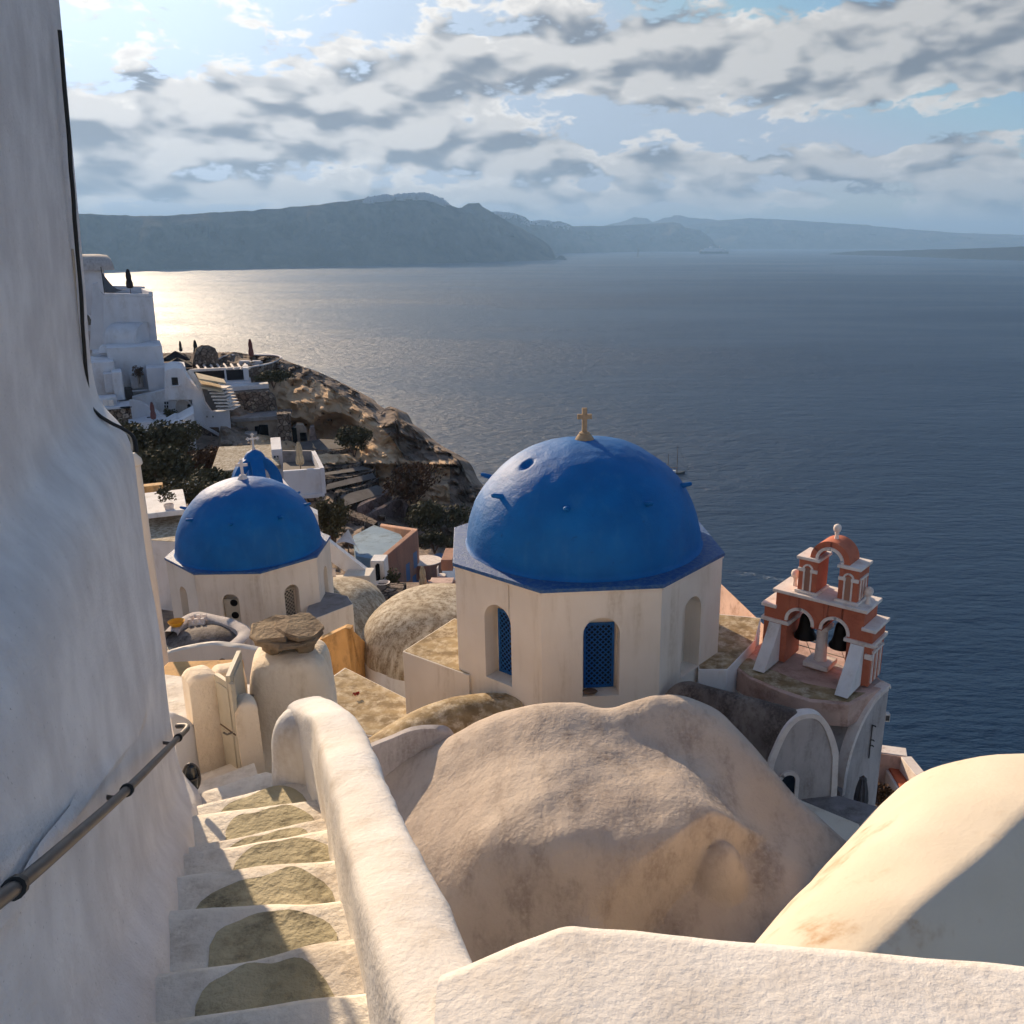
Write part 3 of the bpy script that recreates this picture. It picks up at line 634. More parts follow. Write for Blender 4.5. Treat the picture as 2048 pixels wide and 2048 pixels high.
# parapet: a swept rounded wall
path = cr([(.16, 1.0, -2.02), (-.22, 1.9, -2.26), (-.57, 2.75, -2.48), (-1.03, 4.0, -2.86), (-1.42, 5.05, -3.12), (-1.69, 5.75, -3.30), (-1.93, 6.2, -3.46), (-2.12, 6.45, -3.54)], 10)
G = []
for i, p in enumerate(path):
    d = (path[min(i + 1, len(path) - 1)] - path[max(i - 1, 0)]); d.z = 0; d.normalize(); nrm = Vector((d.y, -d.x, 0)); w = .165
    row = []
    for (sx, zz) in [(-1.5, -1.6), (-1.22, -.9), (-1.12, -.45), (-1.06, -.16), (-.98, -.045), (-.72, .0), (0, .012), (.62, -.005), (.95, -.06), (1.05, -.2), (1.15, -.6), (1.25, -1.6), (1.4, -6)]:
        row.append(p + nrm * (w * sx) + Vector((0, 0, zz)))
    G.append(row)
G = patch(G, 1, 3); G = rough(G, .022, 2.2)
m = MB().grid(G); m.poly(G[0]); m.poly(G[-1][::-1]); tag(m.build('stair_parapet', 'white_near', smooth=70, merge=0, inner=False), 'thick rounded white parapet wall running along the stairs', 'parapet')

# chimney with flat cap stones
cb = W(594, 1450, Y=7.75); cx0, cy0 = cb.x, cb.y
ch = thing('chimney', 'stout plastered chimney with flat stone cap at foot of stairs', 'chimney', (cx0, cy0, -5.30), R(14))
ch.scale = (1.08, 1.08, 1.08)
RR = []
for z, h, k in [(-6, .42, 5), (-.3, .41, 5), (0, .405, 5), (.3, .395, 5), (.6, .375, 5), (.9, .36, 5), (1.15, .345, 5), (1.32, .325, 4.5), (1.41, .295, 4), (1.45, .24, 3.5), (1.465, .16, 3), (1.47, .12, 2)]:
    RR.append([p + mnoise.noise_vector(p * 2.6 + Vector((3, 1, 0))) * .02 for p in rsq(0, 0, z, h, h * .95, k, 40)])
RR = [list(r) for r in zip(*[cr(c, 3) for c in zip(*RR)])]
loft(MB(), RR).build('stack', 'warm', ch, smooth=60, inner=False)
def slab_stone(cx, cy, z, rx, ry, th, seed, parent, tilt=(0, 0)):
    r = random.Random(seed); n = 11; A = sorted([(i + r.uniform(-.3, .3)) * 2 * math.pi / n for i in range(n)]); R0 = [r.uniform(.82, 1.1) for _ in A]
    def ring(k, dz): return [Vector((cx + rx * k * q * math.cos(a), cy + ry * k * q * math.sin(a), z + dz + tilt[0] * math.cos(a) + tilt[1] * math.sin(a) + r.uniform(-.008, .008))) for a, q in zip(A, R0)]
    m = MB(); loft(m, [ring(.8, 0), ring(1.0, th * .25), ring(.99, th * .8), ring(.9, th)]); return m.build('cap_stone', 'rock_cap', parent, smooth=0, inner=False)
slab_stone(-.12, 0, 1.46, .10, .12, .12, 3, ch); slab_stone(.14, -.05, 1.46, .09, .11, .12, 4, ch); slab_stone(.0, .14, 1.46, .1, .08, .12, 5, ch)
slab_stone(.02, .0, 1.555, .27, .23, .045, 6, ch, (.0, .02)); slab_stone(-.02, .0, 1.60, .33, .28, .055, 9, ch, (-.025, .03)); slab_stone(-.12, -.02, 1.65, .19, .23, .04, 15, ch, (.0, .03)); slab_stone(.12, .0, 1.64, .21, .24, .04, 11, ch, (-.03, .02))
# curved end post of the parapet against the chimney
pp = [Vector((-2.10, 6.30, z)) for z in (-4.7, -4.2, -3.95, -3.78, -3.64, -3.56, -3.52)]
RR = [[q + mnoise.noise_vector(q * 3) * .015 for q in rsq(p.x, p.y, p.z, h, h * .85, 3, 28, R(-20))] for p, h in zip(pp, (.31, .28, .265, .25, .21, .14, .04))]
tag(loft(MB(), [list(r) for r in zip(*[cr(c, 3) for c in zip(*RR)])]).build('parapet_post', 'white_near', smooth=70, inner=False), 'rounded whitewashed post joining parapet to chimney', 'post')

# ---------------------------------------------------------------- tall house on the left of the stairs
hs = thing('stairside_house', 'tall rough white plastered house wall filling the left side', 'house')
def foot(Y): return -2.16 - .374 * (max(Y, 1.7) - 3.86) - .9 * max(0, 1.7 - Y)
def stepz(Y): return -3.30 - .37 * (Y - 3.9)
# section of the wall: flared foot on the steps, upright face, rounded shoulder, upper storey set back
SEC = [(-.6, .16, 1), (-.10, .09, 1), (.02, .04, 1), (.14, -.03, 1), (.42, -.06, 1), (.8, -.06, 1)]
UPS = [(-2.75, -.045), (-2.3, -.06), (-1.98, -.07), (-1.80, -.08), (-1.62, -.09), (-1.47, -.11), (-1.36, -.145), (-1.27, -.20), (-1.19, -.27), (-1.08, -.325), (-.8, -.34), (-.3, -.30), (.4, -.25), (1.4, -.18), (2.8, -.08), (4.2, .02)]
def section(Y):
    o = [(foot(Y) + dx, stepz(Y) + h) for h, dx, _ in SEC]; z0 = o[-1][1]
    return o + [(foot(Y) + dx, max(z, z0 + .06 * (i + 1)) if z < -2 else z) for i, (z, dx) in enumerate(UPS)]
G = []
for Y in [-2.5, -1, .2, .9, 1.5, 1.9, 2.4, 3.0, 3.8, 4.6, 5.3, 5.8, 6.1]: G.append([Vector((x, Y, z)) for x, z in section(Y)])
base = section(6.2)
for (dx, dy) in [(-.02, .10), (-.06, .17), (-.14, .22), (-.35, .27), (-1.1, .32), (-3.2, .4)]:
    row = []
    for x, z in base:
        k = 1.0 + .35 * math.exp(-((z + 1.45) / .38) ** 2)          # the shoulder rounds off more at its far end
        yy = np.interp(z, [-5, -4.2, -3.4, -2, -1.4, -1, 4], [-.26, -.22, -.12, .08, .22, .26, .2])
        row.append(Vector((x + dx * k - .12 * (yy + .1), 6.1 + dy + yy, z)))
    G.append(row)
G2 = rough(patch(G, 4, 3), .004, 1.1)
MB().grid(G2).build('wall', 'wall_near', hs, smooth=75, merge=0, inner=False)
MB().prism([(-8, -2.4), (-5.2, -2.4), (-2.0, 1.2), (-3.0, 6.4), (-8, 6.4)], 4.15, 4.3).build('roof_slab', 'white', hs)
# cable down the corner of the upper wall, along the shoulder
cab = [W(u, v, Y=Y) for u, v, Y in [(112, 60, 6.4), (130, 250, 6.4), (134, 320, 6.4), (146, 470, 6.42), (158, 620, 6.45), (166, 740, 6.5), (172, 800, 6.52), (190, 828, 6.54), (215, 845, 6.56), (240, 858, 6.58), (262, 876, 6.58), (268, 905, 6.56)]]
cab = cr([c * (.965 if i < 7 else .945) + Vector((.02, 0, .0)) for i, c in enumerate(cab)], 5)
tag(MB().tube([c + mnoise.noise_vector(c * 5) * .006 for c in cab], .013, 8).build('cable', 'cable', smooth=60), 'black cable bundle clipped down the corner of the left house wall', 'cable')
tag(MB().tube([c + Vector((-.03, .0, .012)) + mnoise.noise_vector(c * 4) * .008 for c in cab[16:]], .008, 6).build('cable', 'lat_white', smooth=60), 'thin pale wire running beside the black cable on the left wall', 'cable')
# handrail
rail = thing('handrail', 'bent grey iron handrail fixed to the left house wall', 'handrail')
def wl(Y, h): return foot(Y) - .19 - .03 * h
rp = [W(u, v, Y=Y) for u, v, Y in [(-70, 1850, 1.55), (30, 1775, 1.9), (128, 1692, 2.36), (245, 1588, 3.36), (310, 1523, 4.3), (348, 1484, 5.3), (366, 1466, 5.8), (374, 1457, 5.95), (372, 1452, 6.05), (355, 1452, 6.12)]]
MB().tube(cr(rp, 6), .021, 10).build('rail', 'iron', rail, smooth=60)
for (u, v, Y) in [(30, 1775, 1.9), (254, 1580, 3.45), (356, 1476, 5.5)]:
    p = W(u, v, Y=Y); MB().tube([p, p + Vector((-.06, .01, -.05)), p + Vector((-.20, .02, -.04))], .012, 8).build('bracket', 'iron', rail, smooth=60)
    MB().tube([p + Vector((.008, -.018, .01)), p + Vector((-.008, .018, -.01))], .030, 12).build('collar', 'cable', rail, smooth=60)
# wall lamp by the corner
lp = W(383, 1555, Y=6.15); lm = thing('wall_lamp', 'small oval caged lamp on the corner of the left wall', 'lamp', lp, R(20))
MB().lathe([(.02, -.115), (.045, -.09), (.055, 0), (.045, .09), (.02, .115)], (0, 0, 0), 16, 1, .6).build('globe', 'glass', lm, smooth=60)
MB().tube([(.062 * math.cos(a), -.0, .125 * math.sin(a)) for a in [2 * math.pi * i / 20 for i in range(21)]], .008, 6).tube([(.05 * math.cos(a), .04 * math.sin(a) - .01, 0) for a in [2 * math.pi * i / 16 for i in range(17)]], .006, 6).build('cage', 'iron', lm, smooth=60)

# ---------------------------------------------------------------- door and pillars at the foot of the stairs
dr = thing('gate_pillar', 'warm plastered gate pillar with rounded top left of the chimney', 'pillar')
def bent_wall(name, parent, pix, Y0, Y1, zt, zb, th, mat):
    a, b = W(pix[0], 1450, Y=Y0), W(pix[1], 1450, Y=Y1); d = (b - a); d.z = 0; L = d.length; d.normalize(); nn = Vector((-d.y, d.x, 0)); rowsB = []
    n = 14
    for i in range(n + 1):
        f = i / n; p = Vector((a.x, a.y, 0)) + d * (L * f); e = min(f, 1 - f) * 2 * L; dz = -.06 * max(0, 1 - e / .16) ** 2; z = zt[0] + (zt[1] - zt[0]) * f + dz
        rowsB.append([p + Vector((0, 0, zb)), p + Vector((0, 0, z - .3)), p + Vector((0, 0, z - .12)), p + Vector((0, 0, z - .06)), p + nn * .02 + Vector((0, 0, z - .015)), p + nn * th * .5 + Vector((0, 0, z)), p + nn * (th - .02) + Vector((0, 0, z - .015)), p + nn * th + Vector((0, 0, z - .06)), p + nn * th + Vector((0, 0, z - .12)), p + nn * th + Vector((0, 0, z - .3)), p + nn * th + Vector((0, 0, zb))])
    rowsB = rough(patch(rowsB, 2, 3), .012, 3); m = MB().grid(rowsB); m.poly(rowsB[0]); m.poly(rowsB[-1]); return m.build(name, mat, parent, smooth=60, merge=0, inner=False)
bent_wall('pillar_body', dr, (388, 451), 6.95, 7.1, (W(388, 1358, Y=6.95).z, W(440, 1345, Y=7.1).z), -5.2, .28, 'warm')
wb = thing('gate_wall', 'pale rounded wall piece behind the open beige door', 'wall')
bent_wall('wall_body', wb, (440, 503), 7.42, 7.55, (W(450, 1344, Y=7.45).z, W(490, 1343, Y=7.5).z), -5.2, .25, 'warm')
lo = thing('gate_stub', 'low rounded plaster stub between door and chimney', 'pillar')
bent_wall('stub_body', lo, (473, 520), 6.85, 6.95, (W(480, 1408, Y=6.9).z, W(505, 1402, Y=6.9).z), -5.2, .24, 'warm')
lw = thing('side_wall', 'low rounded white wall left of the gate pillar', 'wall')
bent_wall('wall_body', lw, (345, 392), 6.75, 7.0, (W(352, 1412, Y=6.8).z, W(388, 1440, Y=7.0).z), -5.2, .3, 'white')
# open two leaf door
door = thing('door', 'open beige panelled double door between gate pillar and chimney', 'door')
def leaf(u0, u1, Y0, Y1, vt0, vb0):
    a, b = W(u0, 1450, Y=Y0), W(u1, 1450, Y=Y1); d = (b - a); d.z = 0; L = d.length; ang = math.atan2(d.y, d.x); zt, zb = W(u0, vt0, Y=Y0).z, W(u0, vb0, Y=Y0).z
    e = Matrix.Translation((a.x, a.y, zb)) @ Matrix.Rotation(ang, 4, 'Z'); H = zt - zb
    m = MB(e); m.box(0, L, 0, .04, 0, H); lf = m.build('door_leaf', 'beige_wood', door, bevel=.004)
    for z0, z1 in ((.06, .44), (.52, .94)):
        MB(e).box(L * .18, L * .82, -.012, 0.004, H * z0, H * z1).build('panel', 'beige_wood', lf, bevel=.006)
    MB(e).box(L * .04, L * .96, -.008, 0.002, H * .465, H * .475).build('groove', 'wood', lf); MB(e).tube([(L * .9, -.02, H * .5), (L * .9, -.07, H * .5), (L * .72, -.075, H * .5)], .009, 8).build('handle', 'iron', lf)
leaf(441, 471, 7.06, 6.86, 1348, 1532); leaf(472, 500, 6.9, 7.4, 1352, 1530)

# small dark things against the far terrace wall
# ---------------------------------------------------------------- vaulted roofs before the big church
E = [(905, 1470, -8.2), (940, 1450, -8.0), (980, 1432, -7.88), (1050, 1410, -7.72), (1110, 1404, -7.65), (1170, 1405, -7.7), (1218, 1423, -7.9), (1260, 1403, -7.6), (1310, 1391, -7.45), (1360, 1392, -7.5), (1400, 1402, -7.6), (1450, 1432, -7.80), (1500, 1482, -8.0), (1550, 1545, -8.28), (1590, 1600, -8.56), (1640, 1645, -8.8), (1685, 1682, -8.98),
     (1100, 1480, -7.68), (1100, 1560, -7.77), (1100, 1650, -7.94), (1100, 1740, -8.26), (1100, 1830, -8.8), (1100, 1900, -9.25), (1000, 1500, -7.86), (1000, 1600, -8.0), (1000, 1700, -8.24), (1000, 1800, -8.75), (1000, 1900, -9.35),
     (900, 1560, -8.3), (900, 1650, -8.44), (900, 1750, -8.74), (900, 1850, -9.2), (900, 1920, -9.6), (800, 1560, -8.7), (800, 1650, -8.85), (800, 1520, -8.65), (760, 1600, -9.0), (730, 1560, -9.0),
     (1300, 1480, -7.86), (1250, 1540, -7.84), (1350, 1560, -7.88), (1430, 1620, -8.0), (1300, 1640, -7.98), (1200, 1700, -8.08), (1260, 1728, -8.2), (1340, 1672, -8.06), (1205, 1785, -8.48), (1200, 1600, -7.88), (1210, 1480, -7.76), (1150, 1790, -8.5),
     (1400, 1500, -7.98), (1450, 1560, -8.25), (1500, 1640, -8.62), (1560, 1612, -8.64), (1400, 1570, -8.06), (1640, 1690, -8.95), (1600, 1690, -8.9), (1530, 1670, -8.78), (1200, 1900, -9.2)]
GUL = [(1290, 1850, -9.25), (1400, 1790, -9.0), (1500, 1700, -8.82), (1540, 1690, -8.85), (1600, 1690, -8.9), (1685, 1684, -9.0), (1400, 1860, -9.2), (1500, 1800, -9.1), (1300, 1890, -9.35), (1530, 1870, -9.3), (1200, 1810, -9.0), (1600, 1750, -9.05)]
pts = [tuple(W(u, v, z=z)) for u, v, z in E]
back = []
for u, v, z in E[:16]:
    p = W(u, v, z=z); d = Vector((p.x, p.y, 0)).normalized(); back.append(tuple(p + d * 1.0 + Vector((0, 0, -1.15)))); back.append(tuple(p + d * 1.9 + Vector((0, 0, -2.6))))
hf = rbf(pts + back, .06)
gx = np.linspace(-4.2, 5.0, 190); gy = np.linspace(9.0, 16.0, 170); X, Y_ = np.meshgrid(gx, gy); Z = hf(X, Y_)
gl = rbf([tuple(W(u, v, z=z)) for u, v, z in GUL]); Zg = np.clip(gl(X, Y_), -9.7, -8.7)
yg = np.interp(X, [-.2, .4, 1.03, 2.03, 2.55, 3.2], [9.85, 10.1, 10.41, 11.16, 11.47, 11.9])
cut = np.clip((yg - Y_) / .16, 0, 1); cut = cut * cut * (3 - 2 * cut) * np.clip((X - .1) / .4, 0, 1) * np.clip((3.3 - X) / .5, 0, 1)
Z = Z * (1 - cut) + np.minimum(Z, Zg) * cut
Zb = -9.25 + np.sqrt(np.maximum(0, 1 - ((X - 2.18) / .46) ** 2 - ((Y_ - 11.05) / .46) ** 2)) * .84
Z = np.where(Zb > -9.24, np.log(np.exp(Z * 18) + np.exp(Zb * 18)) / 18, Z)
bc2 = W(1175, 1850, z=-9.0); Zb = -9.3 + np.sqrt(np.maximum(0, 1 - ((X - bc2.x) / .35) ** 2 - ((Y_ - bc2.y) / .4) ** 2)) * .55
Z = np.where(Zb > -9.29, np.log(np.exp(Z * 12) + np.exp(Zb * 12)) / 12, Z)
Z = np.maximum(Z, -13.0)
vr = [[Vector((X[j, i], Y_[j, i], Z[j, i])) for i in range(190)] for j in range(170)]
vr = [[p + Vector((0, 0, mnoise.noise(p * 1.6) * .035 + mnoise.noise(p * 4) * .012)) for p in r] for r in vr]
vh = thing('vaulted_house', 'swelling sand coloured double vaulted roof before the large dome', 'house')
# roof cut along its verge on the right
m = MB(); idx = {}
vA, vB = W(1400, 1402, z=-7.6), W(1685, 1682, z=-9.3)
m.grid(vr); m.build('roof', 'vault', vh, smooth=80, merge=0, inner=False)
# upstand wall
ut = cr([W(u, v, Y=Y) for u, v, Y in [(640, 1545, 13.1), (700, 1515, 13.2), (760, 1488, 13.35), (820, 1465, 13.5), (870, 1459, 13.65), (895, 1466, 13.72), (906, 1482, 13.76)]], 5)
rowsU = []
for p in ut:
    rowsU.append([Vector((p.x, p.y - .02, -10.5)), Vector((p.x, p.y - .01, p.z - .06)), Vector((p.x, p.y + .03, p.z)), Vector((p.x, p.y + .16, p.z + .005)), Vector((p.x, p.y + .2, p.z - .06)), Vector((p.x, p.y + .22, -10.5))])
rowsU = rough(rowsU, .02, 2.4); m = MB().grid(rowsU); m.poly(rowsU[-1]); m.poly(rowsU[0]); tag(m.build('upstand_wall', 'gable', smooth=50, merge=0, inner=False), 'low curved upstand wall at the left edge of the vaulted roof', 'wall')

# cream vault on the right
rowsF = []
far = cr([(4.42, 12.35, -9.45), (4.55, 11.6, -8.3), (4.80, 10.9, -7.22), (5.30, 10.15, -6.38), (6.3, 9.5, -5.9)], 6)
for i in range(37):
    a = i / 36; row = []
    for j in range(25):
        b = j / 24; row.append(Vector((1.34 - .37 * b, 8.5 - 3.2 * b, -9.5 + 3.06 * math.sin(b * math.pi / 2) ** .85)).lerp(far[j], a))
    ri = row[-1]
    for (dx, dy, dz) in [(.05, -.06, -.03), (.12, -.16, -.16), (.3, -.36, -.7), (.5, -.6, -1.5), (.6, -.7, -6)]: row.append(ri + Vector((dx, dy, dz)))
    rowsF.append([p + Vector((0, 0, mnoise.noise(p * 1.3) * .05)) for p in row])
last = rowsF[-1]; rowsF += [[p + Vector((.03, .04, -.04)) for p in last], [Vector((p.x + .06, p.y + .08, min(p.z - .25, -6.5))) for p in last], [Vector((p.x + .1, p.y + .1, -14)) for p in last]]
rv = thing('cream_vault_house', 'smooth cream vaulted roof rising at the right edge', 'house')
MB().grid(rowsF).build('roof', 'cream_roof', rv, smooth=70, merge=0, inner=False)
# foreground wall top
fp = [W(u, v, z=-2.3) for u, v in [(880, 1945), (945, 1918), (1000, 1897), (1070, 1872), (1130, 1851), (1180, 1851), (1300, 1861), (1400, 1870), (1600, 1889), (1920, 1915), (2048, 1928), (2300, 1950)]]
rowsG = []
for p in fp:
    rowsG.append([Vector((p.x, p.y + .03, -6)), Vector((p.x, p.y + .02, -2.36)), Vector((p.x, p.y, -2.31)), Vector((p.x, p.y - .05, -2.30)), Vector((p.x * .9, p.y - .5, -2.28)), Vector((p.x * .8, p.y - 1.0, -2.26)), Vector((p.x * .7, .6, -2.25)), Vector((p.x * .7, .55, -6))])
rowsG = rough(patch(rowsG, 4, 1), .008, 3); tag(MB().grid(rowsG).build('terrace_wall', 'white_near', smooth=60, merge=0, inner=False), 'sunlit white wall top crossing the bottom of the view', 'wall')

# ---------------------------------------------------------------- the two domed churches
def lattice(parent, mx, w, h, mat, frame=.05, pitch=.085, sl=.026):
    """framed crossing-slat shutter, lower left corner at local origin, facing -y"""
    f = MB(mx); f.box(0, frame, 0, .03, 0, h); f.box(w - frame, w, 0, .03, 0, h); f.box(frame, w - frame, 0, .03, 0, frame); f.box(frame, w - frame, 0, .03, h - frame, h)
    s_ = f.build('shutter_frame', mat, parent)
    m = MB(mx); a = frame - .005; W_, H_ = w - 2 * a, h - 2 * a
    for sg, y in ((1, .006), (-1, .014)):
        k = -H_
        while k < W_ + H_:
            # line x = k + sg*z clipped to the frame
            p = []
            for z in (0, H_):
                p.append((k + z if sg > 0 else k + H_ - z, z))
            (x0, z0), (x1, z1) = p
            def clip(x0, z0, x1, z1):
                t0, t1 = 0.0, 1.0; dx = x1 - x0
                for lo, hi in ((0, W_),):
                    if abs(dx) < 1e-9: continue
                    ta, tb = (lo - x0) / dx, (hi - x0) / dx
                    if ta > tb: ta, tb = tb, ta
                    t0, t1 = max(t0, ta), min(t1, tb)
                return t0, t1
            t0, t1 = clip(x0, z0, x1, z1)
            if t1 - t0 > .02:
                A = (x0 + (x1 - x0) * t0 + a, z0 + (z1 - z0) * t0 + a); B = (x0 + (x1 - x0) * t1 + a, z0 + (z1 - z0) * t1 + a); hx = sl * .7
                m.hexa([(A[0] - hx, y, A[1]), (A[0] + hx, y, A[1]), (A[0] + hx, y + .008, A[1]), (A[0] - hx, y + .008, A[1])], [(B[0] - hx, y, B[1]), (B[0] + hx, y, B[1]), (B[0] + hx, y + .008, B[1]), (B[0] - hx, y + .008, B[1])])
            k += pitch * 1.414
    q = m.build('lattice', mat, s_, smooth=0, merge=0, inner=False); q['kind'] = 'stuff'
    MB(mx).box(.01, w - .01, .026, .034, .01, h - .01).build('void', 'black', s_)
def cross(parent, z, h, w, t, mat, rot=0.0, y=0.0, x=0.0, base=.18, trefoil=False):
    e = Matrix.Translation((x, y, z)) @ Matrix.Rotation(rot, 4, 'Z')
    b = MB(e).lathe([(base, -.14), (base * .95, -.04), (base * .72, .06), (base * .5, .12), (base * .5, .15), (base * .35, .17)], (0, 0, 0), 12).build('cross_base', mat, parent, smooth=30)
    m = MB(e); m.box(-t, t, -t * .7, t * .7, .12, .12 + h); m.box(-w / 2, -t, -t * .65, t * .65, .12 + h * .58, .12 + h * .58 + 2 * t); m.box(t, w / 2, -t * .65, t * .65, .12 + h * .58, .12 + h * .58 + 2 * t)
    if trefoil:
        for (cx, cz) in ((-w / 2, .12 + h * .58 + t), (w / 2, .12 + h * .58 + t), (0, .12 + h)):
            for (dx, dz) in ((-.05, 0), (.05, 0), (0, .05), (0, -.05)): m.ball((cx + dx, 0, cz + dz), .035, 8)
    m.build('cross', mat, parent, bevel=.006)
def church(name, label, c, a, zl, H, rot, Rd, hd, wins, wb, ww, wspring, cor, pegaz, seed, hollow=None):
    e = thing(name, label, 'church', (c[0], c[1], zl), rot); ap = a * 1.2071
    pts8 = lambda k: [(k * ap / math.cos(R(22.5)) * math.cos(R(-112.5 + 45 * i)), k * ap / math.cos(R(22.5)) * math.sin(R(-112.5 + 45 * i))) for i in range(8)]
    for k in range(8):
        F = Matrix.Rotation(R(45 * k), 4, 'Z') @ Matrix.Translation((-a / 2, -ap, 0))
        hole = [(a / 2, ww, wb, wspring, True)] if k in wins else []
        wl_ = MB(F).wall(a, -H, -.09, 0, .45, hole, 0, 14).build('drum_wall', 'cream', e, smooth=30)
        if k in wins:
            MB(F).box(a / 2 - ww / 2 - .02, a / 2 + ww / 2 + .02, .40, .46, wb - .02, wspring + ww / 2 + .02).build('niche_back', 'cream', wl_)
            MB(F).box(a / 2 - ww / 2 - .005, a / 2 + ww / 2 + .005, -.012, .40, wb - .03, wb + .004).build('sill', 'grey_slab' if False else 'cream', wl_)
            kind = wins[k]
            if kind == 'blue': lattice(wl_, F @ Matrix.Translation((a / 2 - ww * .42, .355, wb + .02)), ww * .84, (wspring - wb) + ww * .12, 'lattice', .05, .085)
            if kind == 'cream': lattice(wl_, F @ Matrix.Translation((a / 2 - ww * .42, .20, wb + .02)), ww * .84, (wspring - wb) + ww * .1, 'lat_white', .03, .10, .022)
            if kind == 'disc':
                MB(F).box(a / 2 - ww * .46, a / 2 + ww * .46, .10, .14, wb, wspring + ww * .1).build('board', 'beige_wood', wl_, bevel=.01)
                for zz in (.84, .46):
                    MB(F @ Matrix.Translation((a / 2 + ww * .12, .095, wb + (wspring - wb) * zz + .12)) @ Matrix.Rotation(R(90), 4, 'X')).lathe([(.125, -.006), (.13, 0), (.125, .006)], (0, 0, 0), 24).build('vent_hole', 'black', wl_)
        MB(F).box(-.0, a, -.035, .02, -.13, -.075).build('cornice', 'cream', e, bevel=.01)
    lp8 = pts8(1.015); m = MB(); m.hexa([(x, y, -.085) for x, y in lp8], [(x, y, 0.0) for x, y in lp8]); m.build('ledge', cor, e, bevel=.012)
    prof = []
    for i in range(61):
        f = i / 60 * math.pi / 2; prof.append((max(Rd * math.cos(f) ** .94, .02), hd * math.sin(f)))
    prof = [(Rd * 1.022, -.02), (Rd * 1.008, .03)] + prof[1:]
    m = MB(); n = 180
    rg = []
    for r_, z in prof:
        rr = []
        for k in range(n):
            an = 2 * math.pi * k / n; p = Vector((r_ * math.cos(an), r_ * math.sin(an), z)); nn = Vector((p.x, p.y, p.z * 1.1)).normalized()
            if hollow and (p - hollow).length < .17: p = p - nn * .13 * (1 - ((p - hollow).length / .17) ** 2) ** .7
            rr.append(p + nn * (mnoise.noise(p * 1.1 + Vector((seed, 0, 0))) * .03 + mnoise.noise(p * 3.5 + Vector((seed, 0, 0))) * .012))
        rg.append(rr)
    loft(m, rg); dm = m.build('dome', 'dome', e, smooth=80, merge=0, inner=False)
    for k in range(8):
        an = R(pegaz + 45 * k) - rot; ph = R(36); p = Vector((Rd * math.cos(ph) ** .94 * math.cos(an), Rd * math.cos(ph) ** .94 * math.sin(an), hd * math.sin(ph))); d = Vector((math.cos(an), math.sin(an), .28)).normalized()
        MB().tube([p - d * .1, p + d * .05, p + d * .2, p + d * .24], [.075, .06, .05, .03], 8).build('peg', 'dome', dm, smooth=50)
    return e, ap
hd_ = ray(1055, 931); hollow_pt = None
for k in range(4000):
    q_ = hd_ * (15 + k * .002) - Vector((.33, 20.09, -6.80))
    if (q_.x ** 2 + q_.y ** 2) / 2.74 ** 2 + (q_.z / 2.42) ** 2 <= 1: hollow_pt = Matrix.Rotation(-R(6.2), 3, 'Z') @ q_; break
big, bap = church('large_church', 'large church with blue dome on an eight sided cream drum', (.33, 20.09), 2.5, -6.80, 5.2, R(6.2), 2.74, 2.42,
                  {0: 'blue', 7: 'blue', 1: 'none', 6: 'none', 2: 'none'}, -2.5, .78, -1.08, 'ledge', -100, 1, hollow_pt)
cross(big, 2.42, .60, .33, .055, 'cross_stone', R(-6.2) + R(8), base=.26)
o = bpy.data.objects['niche_back']; 
# stone on the sill of the front window, niche hollow high on the dome
sp = W(1180, 1386, Y=17.12); tag(MB().lathe([(.10, 0), (.15, .02), (.17, .045), (.13, .075), (.05, .085)], tuple(sp), 9, 1, .7).build('sill_stone', 'wood', smooth=30), 'dark flat stone lying on the sill of the front blue window', 'stone')
small, sap = church('small_church', 'smaller church with blue dome on cream eight sided drum', (-11.96, 31.69), 2.23, -11.0, 5.0, R(2.5), 2.58, 2.62,
                    {0: 'disc', 1: 'cream', 7: 'none', 2: 'none'}, -2.35, .58, -1.12, 'ledge', -84, 5)
cross(small, 2.60, .62, .42, .05, 'trim', R(12), base=.24)
hp = W(1055, 931, Y=18.9)

# ---- annexes of the large church
def annex(name, label, pts, zt, zb, topmat, wallmat='cream', cat='annex', bevel=.01, rim=0.0):
    e = thing(name, label, cat)
    MB().hexa([(p[0], p[1], zb) for p in pts], [(p[0], p[1], zt) for p in pts]).build('wall', wallmat, e, bevel=bevel)
    c = Vector((sum(p[0] for p in pts) / len(pts), sum(p[1] for p in pts) / len(pts), 0)); k = .97
    MB().hexa([(c.x + (p[0] - c.x) * k, c.y + (p[1] - c.y) * k, zt - .02) for p in pts], [(c.x + (p[0] - c.x) * k, c.y + (p[1] - c.y) * k, zt + .006) for p in pts]).build('roof', topmat, e)
    return e
A = W(805, 1303, z=-9.4); B = W(912, 1347, z=-9.4); 
annex('church_annex', 'low cream block with lichen roof left of the large drum', [(A.x, A.y), (B.x + .3, B.y - .1), (-1.2, 20.5), (-3.0, 21.4)], -9.4, -13.5, 'lichen')
A = W(1505, 1277, z=-9.3); B = W(1437, 1330, z=-9.3)
annex('church_annex', 'low white block with lichen roof right of the large drum', [(2.9, 18.3), (B.x + .15, B.y - .25), (A.x + .05, A.y - .1), (4.9, 21.2), (3.2, 21.6)], -9.3, -13.5, 'lichen', 'white')
# flat lichen roof left of the church
P = [W(u, v, z=-11.2) for u, v in [(690, 1335), (820, 1400), (830, 1455), (755, 1475), (655, 1455), (640, 1370)]]
annex('flat_roof_house', 'flat lichen covered roof between chimney and large church', [(p.x, p.y) for p in P], -11.2, -15, 'lichen', 'cream', 'house')
tag(leaves(MB(), tuple(W(712, 1388, z=-11.1)), (.09, .09, .03), 40, .03, 4).build('red_cloth', 'rednet', merge=0, smooth=0, inner=False), 'scrap of red cloth on the flat lichen roof', 'cloth')

